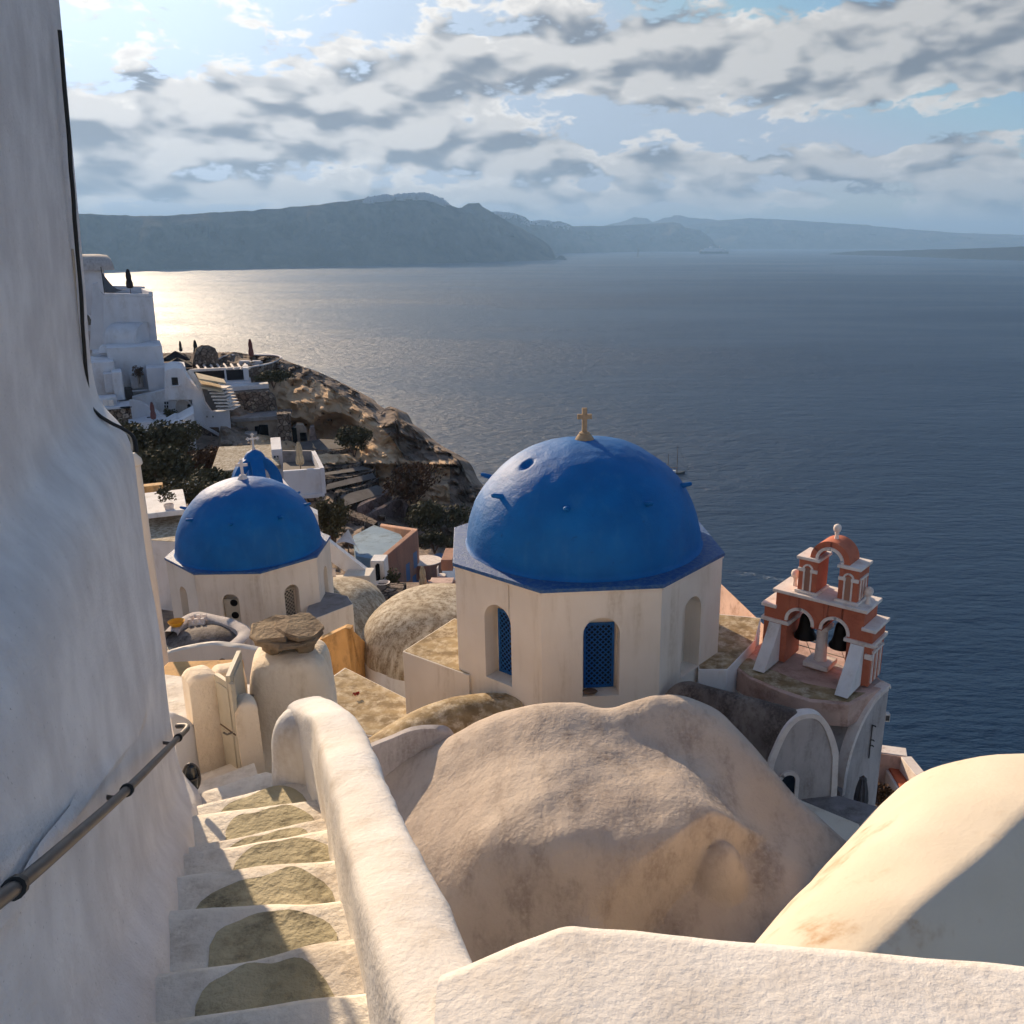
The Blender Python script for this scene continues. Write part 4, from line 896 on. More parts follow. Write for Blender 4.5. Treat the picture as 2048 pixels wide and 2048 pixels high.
def barrel(name, label, base0, base1, r, rise, zs, zb, ext, mat, wallmat='white', nseg=20, sag=0.0, skew=(0, 0), cat='house', sweep=None):
    """barrel vault: profile from base0 to base1 (plan points), extruded by plan vector ext"""
    b0, b1 = Vector((*base0, 0)), Vector((*base1, 0)); ex = Vector((*ext, 0)); e = thing(name, label, cat); rowsV = []
    nn = 10
    for j in range(nn + 1):
        row = []
        for i in range(nseg + 1):
            a = math.pi * i / nseg; f = .5 - .5 * math.cos(a); p = b0.lerp(b1, f) + ex * (j / nn); p.z = zs + rise * math.sin(a) ** .9
            p += mnoise.noise_vector(p * 1.1) * .03; row.append(p)
        rowsV.append(row)
    m = MB().grid(rowsV); m.poly(rowsV[0]); m.poly(rowsV[-1]); m.build('roof', mat, e, smooth=50, merge=0, inner=False)
    q = [b0, b1, b1 + ex, b0 + ex]; MB().hexa([(p.x, p.y, zb) for p in q], [(p.x, p.y, zs + .01) for p in q]).build('wall', wallmat, e, bevel=.01)
    return e
# apse-like streaked vaults on the left
def apse(name, label, cu, cv, Y, rx, ry, rz, zb, mat, pw=.9, wallmat='white'):
    c = W(cu, cv, Y=Y); e = thing(name, label, 'vault', (c.x, c.y, zb)); n = 72; rg = []
    for i in range(22):
        f = i / 21 * math.pi / 2; rg.append([Vector((rx * math.cos(f) ** pw * math.cos(2 * math.pi * k / n), ry * math.cos(f) ** pw * math.sin(2 * math.pi * k / n), rz * math.sin(f))) for k in range(n)])
    rg[-1] = [p + Vector((.01 * math.cos(i), .01 * math.sin(i), 0)) for i, p in enumerate(rg[-1])]
    rg = [[p + mnoise.noise_vector((p + c) * 1.0) * .05 for p in r] for r in rg]
    loft(MB(), rg).build('roof', mat, e, smooth=80, merge=0, inner=False)
    loft(MB(), [[Vector((rx * math.cos(2 * math.pi * k / n), ry * math.sin(2 * math.pi * k / n), z)) for k in range(n)] for z in (-3.5, .02)]).build('wall', wallmat, e, smooth=60)
    return e
zA = -12.4
apse('streaked_vault', 'brown streaked half dome vault just left of the large drum', 888, 1330, 26.2, 2.6, 2.6, 1.72, zA, 'streak', .75)
apse('streaked_vault', 'brown streaked vault right beside the small church drum', 672, 1235, 34.2, 2.15, 3.0, 1.75, W(700, 1262, Y=33.0).z - .3, 'streak', .75)
# yellow lichen vault in front of the drum
a0, a1 = W(752, 1478, z=-9.9), W(975, 1400, z=-9.6)
L = cr([W(735, 1492, z=-9.85), W(800, 1452, z=-9.55), W(870, 1416, z=-9.35), W(930, 1398, z=-9.3), W(985, 1392, z=-9.4), W(1040, 1396, z=-9.55)], 6); rowsV = []
for i, p in enumerate(L):
    d = (L[min(i + 1, len(L) - 1)] - L[max(i - 1, 0)]); d.z = 0; d.normalize(); nr = Vector((d.y, -d.x, 0))
    rowsV.append([p + nr * (s_ * .95) + Vector((0, 0, -.75 * (abs(s_) ** 2.2))) for s_ in [-1.3, -1, -.75, -.5, -.25, 0, .25, .5, .75, 1, 1.4]])
    rowsV[-1].insert(0, rowsV[-1][0] - Vector((0, 0, 3))); rowsV[-1].append(rowsV[-1][-1] - Vector((0, 0, 3)))
ev = thing('lichen_vault', 'narrow yellow lichen vault curving before the large drum', 'vault')
m = MB().grid(rough(rowsV, .02, 2)); m.build('roof', 'lichen', ev, smooth=60, merge=0, inner=False)
# orange plastered wall piece
P = [W(u, v, Y=Y) for u, v, Y in [(635, 1282, 24), (690, 1256, 24), (702, 1258, 24), (735, 1288, 25.2)]]
ow = thing('orange_wall', 'ochre orange plastered wall piece right of the chimney cap', 'wall')
m = MB(); zb = -14.5
for i in range(3):
    a, b = P[i], P[i + 1]; n = Vector((b.y - a.y, a.x - b.x, 0)).normalized() * -.3
    m.hexa([(a.x, a.y, zb), (b.x, b.y, zb), (b.x + n.x, b.y + n.y, zb), (a.x + n.x, a.y + n.y, zb)], [a, b, b + n, a + n])
M['ochre'] = plaster('ochre_plaster', (.68, .40, .16), (.56, .31, .11), 1.2, (.30, .17, .07), .42, 1.8, (2, 2, .6), bump=.4, bs=12, soft=.18)
m.build('wall_body', 'ochre', ow, bevel=.03)
# block right of the small drum
A = W(706, 1208, Y=30.5); zt = A.z; B = W(640, 1245, z=zt); C = W(650, 1190, z=zt); D = W(690, 1200, z=zt)
annex('church_annex', 'small cream block with grey roof right of the small drum', [(B.x - .6, B.y - .1), (A.x, A.y), (D.x, D.y + .4), (C.x - .6, C.y + .6)], zt, zt - 4, 'grey_slab')

# ---------------------------------------------------------------- right of the large church: vault with white gable, bell tower house
ga = Vector((4.72, 15.87, 0)); gex = Vector((.985, .17, 0)).normalized(); gey = Vector((-.17, .985, 0)); zc = -9.02
def gpt(s, z, dpt=0.0): p = ga + gex * s - gey * dpt; return Vector((p.x, p.y, z))
def parab(k=1.0, n=26, zlow=-13.0):
    o = []
    for i in range(n + 1):
        f = -1 + 2 * i / n; s_ = f * .74 * k; z = zc - (1 - k) * .62 - .95 * (abs(f) ** 2.6); o.append((s_, z))
    return [(-1.0 * k, zlow), (-.86 * k, zc - 1.9)] + [(x, z) for x, z in o] + [(.79 * k, zc - 1.9), (.80 * k, zlow)]
gh = thing('gable_house', 'dark weathered barrel vault with tall white arched gable', 'house')
out_, inn_ = parab(1.0), parab(.84)
m = MB()
for i in range(len(out_) - 1):
    a, b, c, d = out_[i], out_[i + 1], inn_[i + 1], inn_[i]
    m.hexa([gpt(*a, .03), gpt(*b, .03), gpt(*c, .03), gpt(*d, .03)], [gpt(*a, -.2), gpt(*b, -.2), gpt(*c, -.2), gpt(*d, -.2)])
m.build('gable_border', 'trim', gh, smooth=40)
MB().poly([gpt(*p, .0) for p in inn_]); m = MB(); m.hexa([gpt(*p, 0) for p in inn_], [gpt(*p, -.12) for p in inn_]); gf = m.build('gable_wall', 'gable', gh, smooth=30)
vec = Vector((-2.25, 1.35, 0)); rowsV = []
for j in range(13):
    rowsV.append([gpt(x * .99, z - .02, -.03) + vec * (j / 12) for x, z in out_])
    rowsV[-1] = [p + mnoise.noise_vector(p * 1.3) * .02 for p in rowsV[-1]]
m = MB().grid(rowsV); m.poly(rowsV[-1]); m.build('roof', 'dark_roof', gh, smooth=60, merge=0, inner=False)
gw = gpt(-.30, zc - 1.72, .0); Fm = Matrix.Translation(gw) @ Matrix.Rotation(math.atan2(gex.y, gex.x), 4, 'Z')
w_ = MB(Fm).arch(0, .22, .15, .23, -.05, .02).box(-.23, -.15, -.05, .02, -.25, .22).box(.15, .23, -.05, .02, -.25, .22).build('window_surround', 'trim', gh, smooth=30)
MB(Fm).wall(.15, -.25, .225, -.012, .0, [], -.15).build('window', 'glass', gh)
MB(Fm).arch(0, .225, .0, .15, -.012, 0).build('window_head', 'glass', gh)

# half arched house end carrying the bell tower
ha, hb = Vector((5.95, 17.0, 0)), Vector((7.14, 18.05, 0)); hx = (hb - ha); HW = hx.length; hx.normalize(); hy = Vector((-hx.y, hx.x, 0))
def hpt(s, z, d=0.0): p = ha + hx * s + hy * d; return Vector((p.x, p.y, z))
prof = [(0.0, -13.5), (.0, -11.7)] + [(HW * (1 - math.cos(a)) * .97, -11.5 + 1.95 * math.sin(a)) for a in [math.pi / 2 * i / 14 for i in range(15)]] + [(HW, -9.52), (HW, -13.5)]
bh = thing('bell_tower_house', 'grey plastered house end with curved white edge below the bell tower', 'house')
m = MB(); m.hexa([hpt(*p, 0) for p in prof], [hpt(*p, 1.6) for p in prof]); m.build('wall', 'gable', bh, smooth=40)
m = MB()
for i in range(1, len(prof) - 2):
    a, b = prof[i], prof[i + 1]; dx, dz = b[0] - a[0], b[1] - a[1]; l = math.hypot(dx, dz); nx, nz = dz / l * .11, -dx / l * .11
    m.hexa([hpt(a[0], a[1], -.03), hpt(b[0], b[1], -.03), hpt(b[0] + nx, b[1] + nz, -.03), hpt(a[0] + nx, a[1] + nz, -.03)], [hpt(a[0], a[1] + .02, .2), hpt(b[0], b[1] + .02, .2), hpt(b[0] + nx, b[1] + nz + .02, .2), hpt(a[0] + nx, a[1] + nz + .02, .2)])
m.build('edge_band', 'trim', bh, smooth=40)
# platform under the tower, valley roof between the vaults
P = [W(u, v, z=-9.5) for u, v in [(1455, 1318), (1500, 1352), (1560, 1378), (1620, 1398), (1700, 1405), (1776, 1366), (1700, 1300), (1560, 1262)]]
pf = MB().hexa([(p.x, p.y, -10.1) for p in P], [(p.x, p.y, -9.56) for p in P]).build('platform', 'pinkroof', bh, bevel=.02)
P2 = [W(u, v, z=-9.545) for u, v in [(1460, 1321), (1500, 1351), (1560, 1376), (1620, 1396), (1697, 1403), (1730, 1385), (1690, 1382), (1610, 1366), (1540, 1338), (1500, 1316)]]
MB().hexa([(p.x, p.y, -9.57) for p in P2], [(p.x, p.y, -9.548) for p in P2]).build('lichen_crust', 'lichen', bh)
rowsV = []
for j in range(9):
    p0 = Vector((0, 0, 0)).lerp(Vector((-1.6, 1.9, 0)), j / 8)
    rowsV.append([hpt(x, z - .03, .05) + p0 for x, z in prof[:-2]])
MB().grid(rowsV).build('side_roof', 'dark_roof', bh, smooth=60, merge=0, inner=False)
# rod with clips, small junction box
q = hpt(HW * .62, -10.3, -.03); rd = thing('drain_rod', 'thin dark metal rod clipped to the grey wall below the bell tower', 'rod')
MB().tube([q, q + Vector((0, 0, -.85))], .014, 6).build('rod', 'iron', rd)
for dz in (-.02, -.38, -.52): MB().tube([q + Vector((0, 0, dz)), q + Vector((.07, .03, dz - .03)), q + Vector((.09, .04, dz - .06))], .016, 5).build('clip', 'cable', rd)
q = hpt(HW + .03, -10.38, .05); bx_ = thing('meter_box', 'small white box fixed on the corner of the bell tower house', 'box', q); MB().box(0, .12, -.06, .06, -.1, .1).build('case', 'trim', bx_, bevel=.008); MB().box(.02, .1, -.075, -.058, -.06, .06).build('lid', 'iron', bx_)

# bell tower, local x along its front, y into depth
bt = thing('bell_tower', 'coral red bell tower with white trims, two bells and open top arch', 'bell tower', (4.56, 19.42, -9.5), R(-37.5))
WT, DT = 2.56, .82
c_ = 'coral'
MB().wall(.58, 0, .96, 0, DT, []).build('pier', c_, bt, bevel=.008); MB().wall(WT, 0, .96, 0, DT, [], 2.0).build('pier', c_, bt, bevel=.008)
MB().wall(WT + 0.0, 1.04, 1.34, .0, DT, [(.87, .60, 1.04, 1.06, True), (1.69, .60, 1.04, 1.06, True)], 0.0, 16) if False else None
aw = MB()
aw.wall(2.34, 1.04, 1.72, 0, DT, [(.87, .58, 1.04, 1.10, True), (1.70, .58, 1.04, 1.10, True)], .27, 18); aw.build('arch_wall', c_, bt, smooth=30)
MB().box(0, .268, .002, DT - .002, 1.042, 1.31).build('shoulder', c_, bt); MB().box(2.342, WT, .002, DT - .002, 1.042, 1.31).build('shoulder', c_, bt)
for x0, x1 in ((-.06, .64), (1.94, WT + .06)): MB().box(x0, x1, -.06, DT + .06, .96, 1.04).build('impost', 'trim', bt, bevel=.01)
for x0, x1 in ((-.07, .30), (2.31, WT + .07)): MB().box(x0, x1, -.06, DT + .06, 1.31, 1.385).build('shoulder_slab', 'trim', bt, bevel=.01)
MB().box(.20, 2.41, -.07, DT + .07, 1.72, 1.80).build('upper_cornice', 'trim', bt, bevel=.012)
for cx in (.87, 1.70): MB().arch(cx, 1.10, .285, .355, -.03, .02, R(-4), R(184), 20).build('arch_trim', 'trim', bt, smooth=30)
cl = MB().lathe([(.145, .13), (.14, .2), (.13, .55), (.125, .92), (.13, .94)], (1.285, DT * .5, 0), 24).build('column', 'trim', bt, smooth=40)
MB().box(.985, 1.585, DT * .5 - .30, DT * .5 + .30, 0, .13).build('plinth', 'trim', cl, bevel=.015); MB().box(1.10, 1.47, DT * .5 - .2, DT * .5 + .2, .94, 1.04).build('capital', 'trim', cl, bevel=.02)
for x0, x1 in ((.16, .44), (2.11, 2.40)):
    rr_ = []
    for z, y in ((0.0, -.78), (.25, -.58), (.5, -.36), (.75, -.17), (.955, -.06)): rr_.append([(x0, y, z), (x1, y, z)])
    m = MB().grid(rr_)
    for i in range(4):
        for x in (x0, x1): m.poly([rr_[i][0 if x == x0 else 1], rr_[i + 1][0 if x == x0 else 1], (x, 0.0, rr_[i + 1][0][2]), (x, 0.0, rr_[i][0][2])])
    m.build('buttress', 'white', bt, smooth=45, inner=False)
def bell(x, z, s_):
    b = MB().lathe([(.02, .02), (.07, 0), (.13, -.05), (.155, -.16), (.175, -.34), (.205, -.46), (.265, -.56), (.265, -.60), (.19, -.57)], (x, DT * .55, z), 28); b = b.build('bell', 'bell', bt, smooth=45)
    MB().box(x - .05, x + .05, DT * .55 - .04, DT * .55 + .04, z, z + .12).build('yoke', 'bell', b); MB().tube([(x - .30, DT * .55, z + .1), (x + .30, DT * .55, z + .1)], .018, 6).build('axle', 'iron', b)
    MB().tube([(x, DT * .55, z - .4), (x, DT * .55, z - .62)], .02, 6).build('clapper', 'iron', b)
    MB().tube([(x, DT * .55, z - .62), (x + .17, DT * .55 + .05, .15)], .008, 5).build('rope', 'beige_wood', b)
bell(.86, 1.17, 1); bell(1.71, 1.17, 1)
for k in range(2): MB().tube([(.5, DT * .9, .18 + .2 * k), (2.1, DT * .9, .18 + .2 * k)], .012, 6).build('safety_rail', 'beige_wood', bt)
# end face pilasters
for y in (.10, .34, .58): MB().box(WT, WT + .03, y, y + .06, .05, .80).build('pilaster_strip', 'trim', bt)
MB().box(WT + .001, WT + .05, .06, .70, .78, .84).build('pilaster_band', 'trim', bt)
for y in (.22, .46): MB(Matrix.Translation((WT, y + .03, .84)) @ Matrix.Rotation(R(90), 4, 'Z')).arch(0, 0, .06, .10, -.03, .0, n=10).build('pilaster_arch', 'trim', bt)
MB().box(2.43, WT + .05, -.045, .04, .66, .78).build('band', 'trim', bt, bevel=.01)
# upper stage
for x0, x1 in ((.72, 1.16), (1.66, 2.10)):
    MB().box(x0 - .05, x1 + .05, .04, DT - .04, 1.80, 1.865).build('pillar_base', 'trim', bt, bevel=.01)
    up_ = MB().box(x0, x1, .09, DT - .09, 1.865, 2.60).build('upper_pillar', c_, bt, bevel=.006)
    MB().box(x0 - .05, x1 + .05, .04, DT - .04, 2.60, 2.67).build('pillar_cap', 'trim', bt, bevel=.01)
    cx = (x0 + x1) / 2
    for s_ in (-1, 1):
        MB().box(cx + s_ * .085 - .017, cx + s_ * .085 + .017, .065, .1, 1.87, 2.32).build('colonnette', 'trim', up_); MB().box(cx + s_ * .145 - .085, cx + s_ * .145 + .085, .05, .1, 2.32, 2.40).build('colonnette_cap', 'trim', up_, bevel=.01)
    MB().arch(cx, 2.385, .085, .125, .06, .1, n=12).build('blind_arch', 'trim', up_, smooth=30)
    MB().box(cx - .068, cx + .068, .082, .1, 1.87, 2.42).build('blind_panel', 'terra', up_)
for y in (.2, .36, .52): MB().box(2.10, 2.125, y, y + .045, 1.87, 2.36).build('pilaster_strip', 'trim', bt)
MB().box(2.10, 2.135, .16, .62, 2.36, 2.41).build('pilaster_band', 'trim', bt)
MB().arch(1.41, 2.672, .31, .455, .12, DT - .12, R(0), R(180), 28).build('top_arch', c_, bt, smooth=30); MB().arch(1.41, 2.672, .262, .325, .085, .145, R(0), R(180), 28).build('arch_trim', 'trim', bt, smooth=30)
def finial(x, y, z, s_=1.0): MB().lathe([(.055 * s_, 0), (.05 * s_, .05 * s_), (.04 * s_, .14 * s_), (.06 * s_, .16 * s_), (.045 * s_, .18 * s_), (.085 * s_, .22 * s_), (.10 * s_, .29 * s_), (.08 * s_, .36 * s_), (.03 * s_, .39 * s_)], (x, y, z), 16).build('finial', 'trim', bt, smooth=50)
finial(1.41, DT * .5, 3.11, .9); finial(.52, DT * .5, 1.80); finial(2.26, DT * .45, 1.80)

# pink pitched roof wall behind the white annex
P = [W(u, v, Y=Y) for u, v, Y in [(1440, 1165, 24), (1535, 1255, 21.3), (1530, 1320, 20.9), (1445, 1240, 23.6)]]
pr = thing('pink_roof_wall', 'pinkish sloping buttress wall between large drum and bell tower', 'wall')
m = MB(); a, b, c, d = P; m.hexa([a + Vector((0, .0, -5)), b + Vector((0, 0, -4)), c + Vector((0, 0, -3)), d + Vector((0, 0, -5))], [a, b, c, d]); m.build('wall_body', 'pinkroof', pr, bevel=.02)
# terrace right of the tower house
tz = -14.6
P = [W(u, v, z=tz) for u, v in [(1745, 1575), (1815, 1560), (1850, 1660), (1700, 1690)]]
te = thing('roof_terrace', 'small tiled roof terrace with white parapet below the bell tower', 'terrace')
MB().prism([(p.x, p.y) for p in P], tz - .3, tz).build('floor', 'path', te)
a, b, c = W(1757, 1488, z=tz + .95), W(1812, 1496, z=tz + .95), W(1834, 1556, z=tz + .95)
def pwall(a, b, th, z0, z1, mat, parent, name='parapet', bevel=.01):
    d = (b - a); d.z = 0; d.normalize(); n = Vector((d.y, -d.x, 0)) * th
    return MB().hexa([(a.x, a.y, z0), (b.x, b.y, z0), (b.x + n.x, b.y + n.y, z0), (a.x + n.x, a.y + n.y, z0)], [(a.x, a.y, z1), (b.x, b.y, z1), (b.x + n.x, b.y + n.y, z1), (a.x + n.x, a.y + n.y, z1)]).build(name, mat, parent, bevel=bevel)
a -= Vector((1.2, -.3, 0))
pwall(a, b, .42, tz - 1, tz + .95, 'trim', te); pwall(b + Vector((0, -.42, 0)), c + Vector((.5, -2, 0)), .30, tz - 1, tz + .95, 'trim', te)
pwall(a + Vector((0, -.43, 0)), b + Vector((-.1, -.43, 0)), .03, tz, tz + .93, 'pinkroof', te, 'inner_wall', 0)
bn = thing('bench', 'built white bench with red cushion on the small roof terrace', 'bench')
q = W(1797, 1545, z=tz + .45); MB().box(q.x - .30, q.x + .30, q.y - 1.9, q.y + .5, tz, tz + .45).build('seat_block', 'trim', bn, bevel=.02); MB().box(q.x - .24, q.x + .26, q.y - 1.8, q.y + .42, tz + .452, tz + .53).build('cushion', 'redbench', bn, bevel=.02)
pb = W(1765, 1575, z=tz + .9); bs_ = thing('potted_bush', 'dry rust brown bush in the corner below the bell tower', 'plant', (pb.x, pb.y, tz))
leaves(MB(), (0, 0, .75), (.42, .42, .45), 900, .05, 8, .2).build('crown', 'leaf_rust', bs_, merge=0, smooth=0, inner=False); MB().tube([(0, 0, 0), (0, 0, .6)], .04).build('trunk', 'wood', bs_)
def closed_umbrella(name, label, base, h, mat, r=.16, lean=(0, 0), skirt=.52, group='folded umbrellas on the terraces'):
    e = thing(name, label, 'umbrella', base, 0, group); k = h / 2.4
    MB().tube([(0, 0, 0), (lean[0] * .5, lean[1] * .5, h * .5), (lean[0], lean[1], h)], .03 * k, 8).build('pole', 'wood', e)
    n = 32; rg = []
    for f, rr in ((.26, .5), (.30, .72), (.42, .80), (.52, .70), (.58, .52), (.62, .55), (.72, .62), (.82, .55), (.9, .42), (.955, .30), (.965, .36), (.985, .18), (1.0, .03)):
        rg.append([Vector((lean[0] * f + r * k * rr * (1 + .22 * math.cos(a * 8 + f * 5)) * math.cos(a), lean[1] * f + r * k * rr * (1 + .22 * math.cos(a * 8 + f * 5)) * math.sin(a), f * h)) for a in [2 * math.pi * i / n for i in range(n)]])
    loft(MB(), rg).build('canopy', mat, e, smooth=50, inner=False)
    MB().lathe([(.3 * k, 0), (.3 * k, .06), (.05, .08)], (0, 0, 0), 14).build('foot', 'iron', e); return e
q = W(1727, 1552, Y=16.6); closed_umbrella('closed_umbrella', 'folded grey umbrella standing before the grey wall below bell tower', (q.x, q.y, q.z - 2.0), 2.0, 'canvas_grey', .25)
# stepped roof edges at the right of the central vault
for nm, lb, uv, z, th, mt in (('roof_edge', 'sunlit ochre roof edge strip right of the central vault', [(1585, 1592), (1720, 1648), (1700, 1690), (1580, 1625)], -10.35, 3, 'cream_roof'), ('roof_slab', 'grey weathered slab step below the arched gable', [(1634, 1578), (1765, 1615), (1720, 1648), (1600, 1598)], -11.0, 3, 'grey_slab'), ('roof_slab', 'narrow grey kerb leaning against the foot of the gable', [(1668, 1570), (1700, 1538), (1708, 1546), (1680, 1585)], -11.5, 3, 'grey_slab')):
    P = [W(u, v, z=z) for u, v in uv]; tag(MB().hexa([(p.x, p.y, z - th) for p in P], [(p.x, p.y, p.z) for p in P]).build(nm, mt, bevel=.03), lb, 'roof')

# ---------------------------------------------------------------- small terrace left of the chimney
tz = -11.7
P = [W(u, v, z=tz) for u, v in [(330, 1290), (345, 1262), (388, 1233), (440, 1243), (478, 1258), (492, 1275), (470, 1300), (400, 1322), (340, 1318)]]
tr = thing('round_terrace', 'weathered grey roof terrace with rounded parapet below the small church', 'terrace')
MB().prism([(p.x, p.y) for p in P], tz - 1.2, tz).build('floor', 'streak', tr)
c_m = W(410, 1275, z=tz); MB().lathe([(1.15, -.05), (1.0, .08), (.7, .2), (.35, .27), (.02, .3)], tuple(c_m), 28, 1.1, .8).build('mound', 'dark_roof', tr, smooth=60, inner=False)
Lp = cr([W(u, v, z=tz + .35) for u, v in [(340, 1262), (362, 1242), (388, 1227), (420, 1231), (455, 1240), (482, 1252), (488, 1266), (470, 1284), (448, 1294)]], 4); rowsV = []
for i, p in enumerate(Lp):
    d = Lp[min(i + 1, len(Lp) - 1)] - Lp[max(i - 1, 0)]; d.z = 0; d.normalize(); nr = Vector((d.y, -d.x, 0)) * .2
    rowsV.append([p - nr + Vector((0, 0, -1.6)), p - nr + Vector((0, 0, -.05)), p - nr * .6 + Vector((0, 0, 0)), p + nr * .6, p + nr + Vector((0, 0, -.05)), p + nr + Vector((0, 0, -.5))])
m = MB().grid(rough(rowsV, .02, 2)); m.build('parapet', 'gable', tr, smooth=50, merge=0, inner=False)
q = W(354, 1254, z=tz + .3); bw = thing('yellow_bowl', 'bright yellow plastic bowl on the weathered terrace', 'bowl', q); MB().lathe([(.10, 0), (.18, .08), (.24, .18), (.25, .2), (.22, .18), (.15, .06), (.02, .04)], (0, 0, 0), 24).build('bowl_body', 'yellow', bw, smooth=50, inner=False)
q = W(397, 1258, z=tz); cp = thing('chimney_pot', 'little white crenellated chimney pot on the weathered terrace', 'chimney', q, R(10))
MB().box(-.24, .24, -.2, .2, 0, .28).build('body', 'trim', cp, bevel=.02)
for x in (-.19, .0, .19):
    for y in (-.15, .15): MB().box(x - .055, x + .055, y - .05, y + .05, .28, .42).build('merlon', 'trim', cp, bevel=.01)
for x in (-.1, .1): MB().lathe([(.03, 0), (.03, .03)], (x, -.21, .14), 8).build('vent', 'black', cp)
P = [W(u, v, Y=Y) for u, v, Y in [(300, 1318, 20.5), (352, 1300, 20.5), (420, 1288, 20.3), (470, 1292, 20.1), (525, 1300, 20)]]
wv = thing('terrace_wall', 'cream wall with crumbling top behind the gate pillar', 'wall'); rowsV = []
for p in cr(P, 5): rowsV.append([Vector((p.x, p.y, -17)), Vector((p.x, p.y, p.z - .04)), Vector((p.x, p.y + .05, p.z + mnoise.noise(p * 3) * .05)), Vector((p.x, p.y + .16, p.z)), Vector((p.x, p.y + .18, -17))])
MB().grid(rowsV).build('wall_body', 'cream', wv, smooth=40, merge=0, inner=False)
# dark folded cover, pots and a jar in the yard behind the gate
q = W(398, 1345, Y=17); g = thing('folded_cover', 'black pointed folded cover standing behind the gate pillar', 'cover', (q.x, q.y, q.z - 1.0)); MB().lathe([(.36, 0), (.32, .5), (.2, .8), (.08, .98), (.02, 1.03)], (0, 0, 0), 12, 1.1, .6).build('cloth', 'canvas_dark', g, smooth=60)
q = W(421, 1330, Y=17); g = thing('iron_pipe', 'short black stove pipe behind the gate pillar', 'pipe', (q.x, q.y, q.z - .8)); MB().tube([(0, 0, 0), (0, 0, .85)], .07, 12).build('tube', 'cable', g)
q = W(444, 1325, Y=19.9); g = thing('wall_pot', 'round dark pot hung on the cream terrace wall', 'pot', q); MB().ball((0, 0, 0), .10, 12).build('body', 'wood', g, smooth=60); MB().tube([(-.1, 0, -.12), (.1, 0, -.16), (.2, 0, -.13)], .02, 6).build('bracket', 'trim', g)
q = W(363, 1362, Y=13.5); g = thing('chimney_jar', 'small brown jar chimney on the ochre block left of the gate', 'chimney', q); MB().lathe([(.09, -.2), (.11, -.1), (.08, .02), (.10, .06), (.07, .07)], (0, 0, 0), 16).build('jar', 'pot', g, smooth=50)
P = [W(u, v, Y=Y) for u, v, Y in [(345, 1378, 13), (395, 1372, 13)]]
g = thing('ochre_block', 'small ochre plastered block left of the gate pillar', 'wall'); MB().hexa([(P[0].x - .5, 12.9, -12), (P[1].x + .4, 12.9, -12), (P[1].x + .4, 14, -12), (P[0].x - .5, 14, -12)], [(P[0].x - .5, 12.9, P[0].z), (P[1].x + .4, 12.9, P[1].z), (P[1].x + .4, 14, P[1].z), (P[0].x - .5, 14, P[0].z)]).build('block_body', 'ochre', g, bevel=.04)

# ---------------------------------------------------------------- village on the promontory
def pz(u, v, Y): return W(u, v, Y=Y)
def ppoly(parent, name, pts, Y, depth, mat, bevel=.0, dz=0.0):
    """an upright slab whose front shows the pixel outline at distance Y, extruded away by depth"""
    f = [W(u, v, Y=Y) for u, v in pts]; return MB().hexa([p for p in f], [p + Vector((p.x / p.y * depth, depth, dz)) for p in f]).build(name, mat, parent, bevel=bevel, smooth=30)
def pbox(parent, name, u0, u1, vt, vb, Y, depth, mat, bevel=.03, yaw=0.0):
    um, vm = (u0 + u1) / 2, (vt + vb) / 2; a, b = W(u0, vm, Y=Y), W(u1, vm, Y=Y); zt, zb = W(um, vt, Y=Y).z, W(um, vb, Y=Y).z; w = (b.x - a.x) / 2
    m = MB(Matrix.Translation(((a.x + b.x) / 2, Y, 0)) @ Matrix.Rotation(yaw - math.atan2((a.x + b.x) / 2, Y) * (1.0 if u0 < 600 else 0), 4, 'Z')); return m.box(-w, w, 0, depth, zb, zt).build(name, mat, parent, bevel=bevel)
def parch(parent, name, u0, u1, vt, vb, Y, mat, depth=.12, trim=None):
    a, b = W(u0, (vt + vb) / 2, Y=Y), W(u1, (vt + vb) / 2, Y=Y); zt, zb = W(u0, vt, Y=Y).z, W(u0, vb, Y=Y).z; r = (b.x - a.x) / 2; cx = (a.x + b.x) / 2; zs = zt - r
    pts = [(a.x, zb), (b.x, zb)] + [(cx + r * math.cos(math.pi * i / 12), zs + r * math.sin(math.pi * i / 12)) for i in range(13)]
    o = MB().hexa([(x, Y - depth, z) for x, z in pts], [(x, Y + .3, z) for x, z in pts]).build(name, mat, parent, smooth=30)
    if trim: MB(Matrix.Translation((cx, Y, 0))).arch(0, zs, r, r * 1.22, -depth - .05, .1).build('arch_trim', trim, o)
    return o
WF = 'white_far'
def house(name, label): return thing(name, label, 'house')

# tall hotel block at the far left
h = house('tower_house', 'tall white hotel block with terrace tower behind the left wall')
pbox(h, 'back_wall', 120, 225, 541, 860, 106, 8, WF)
a, b = W(120, 541, Y=106), W(225, 541, Y=106); rowsV = []; cX = (a.x + b.x) / 2; wd = (b.x - a.x) / 2; mx = Matrix.Translation((cX, 106, a.z)) @ Matrix.Rotation(-math.atan2(cX, 106), 4, 'Z')
for x, k in ((-wd + .1, 1), (wd - 1.5, 1), (wd - .6, .93), (wd - .25, .70), (wd - .1, .35)):
    rowsV.append([mx @ Vector((x, .15 + 3.2 - 3.2 * math.cos(math.pi * i / 16), 1.75 * k * math.sin(math.pi * i / 16) ** .9)) for i in range(17)])
m = MB().grid(rowsV); m.poly(rowsV[-1]); m.poly(rowsV[0]); m.build('barrel_roof', 'gable', h, smooth=50, inner=False)
f0 = [W(205, 740, Y=98), W(321, 740, Y=98)]; f1 = [W(208, 592, Y=98), W(306, 594, Y=98)]
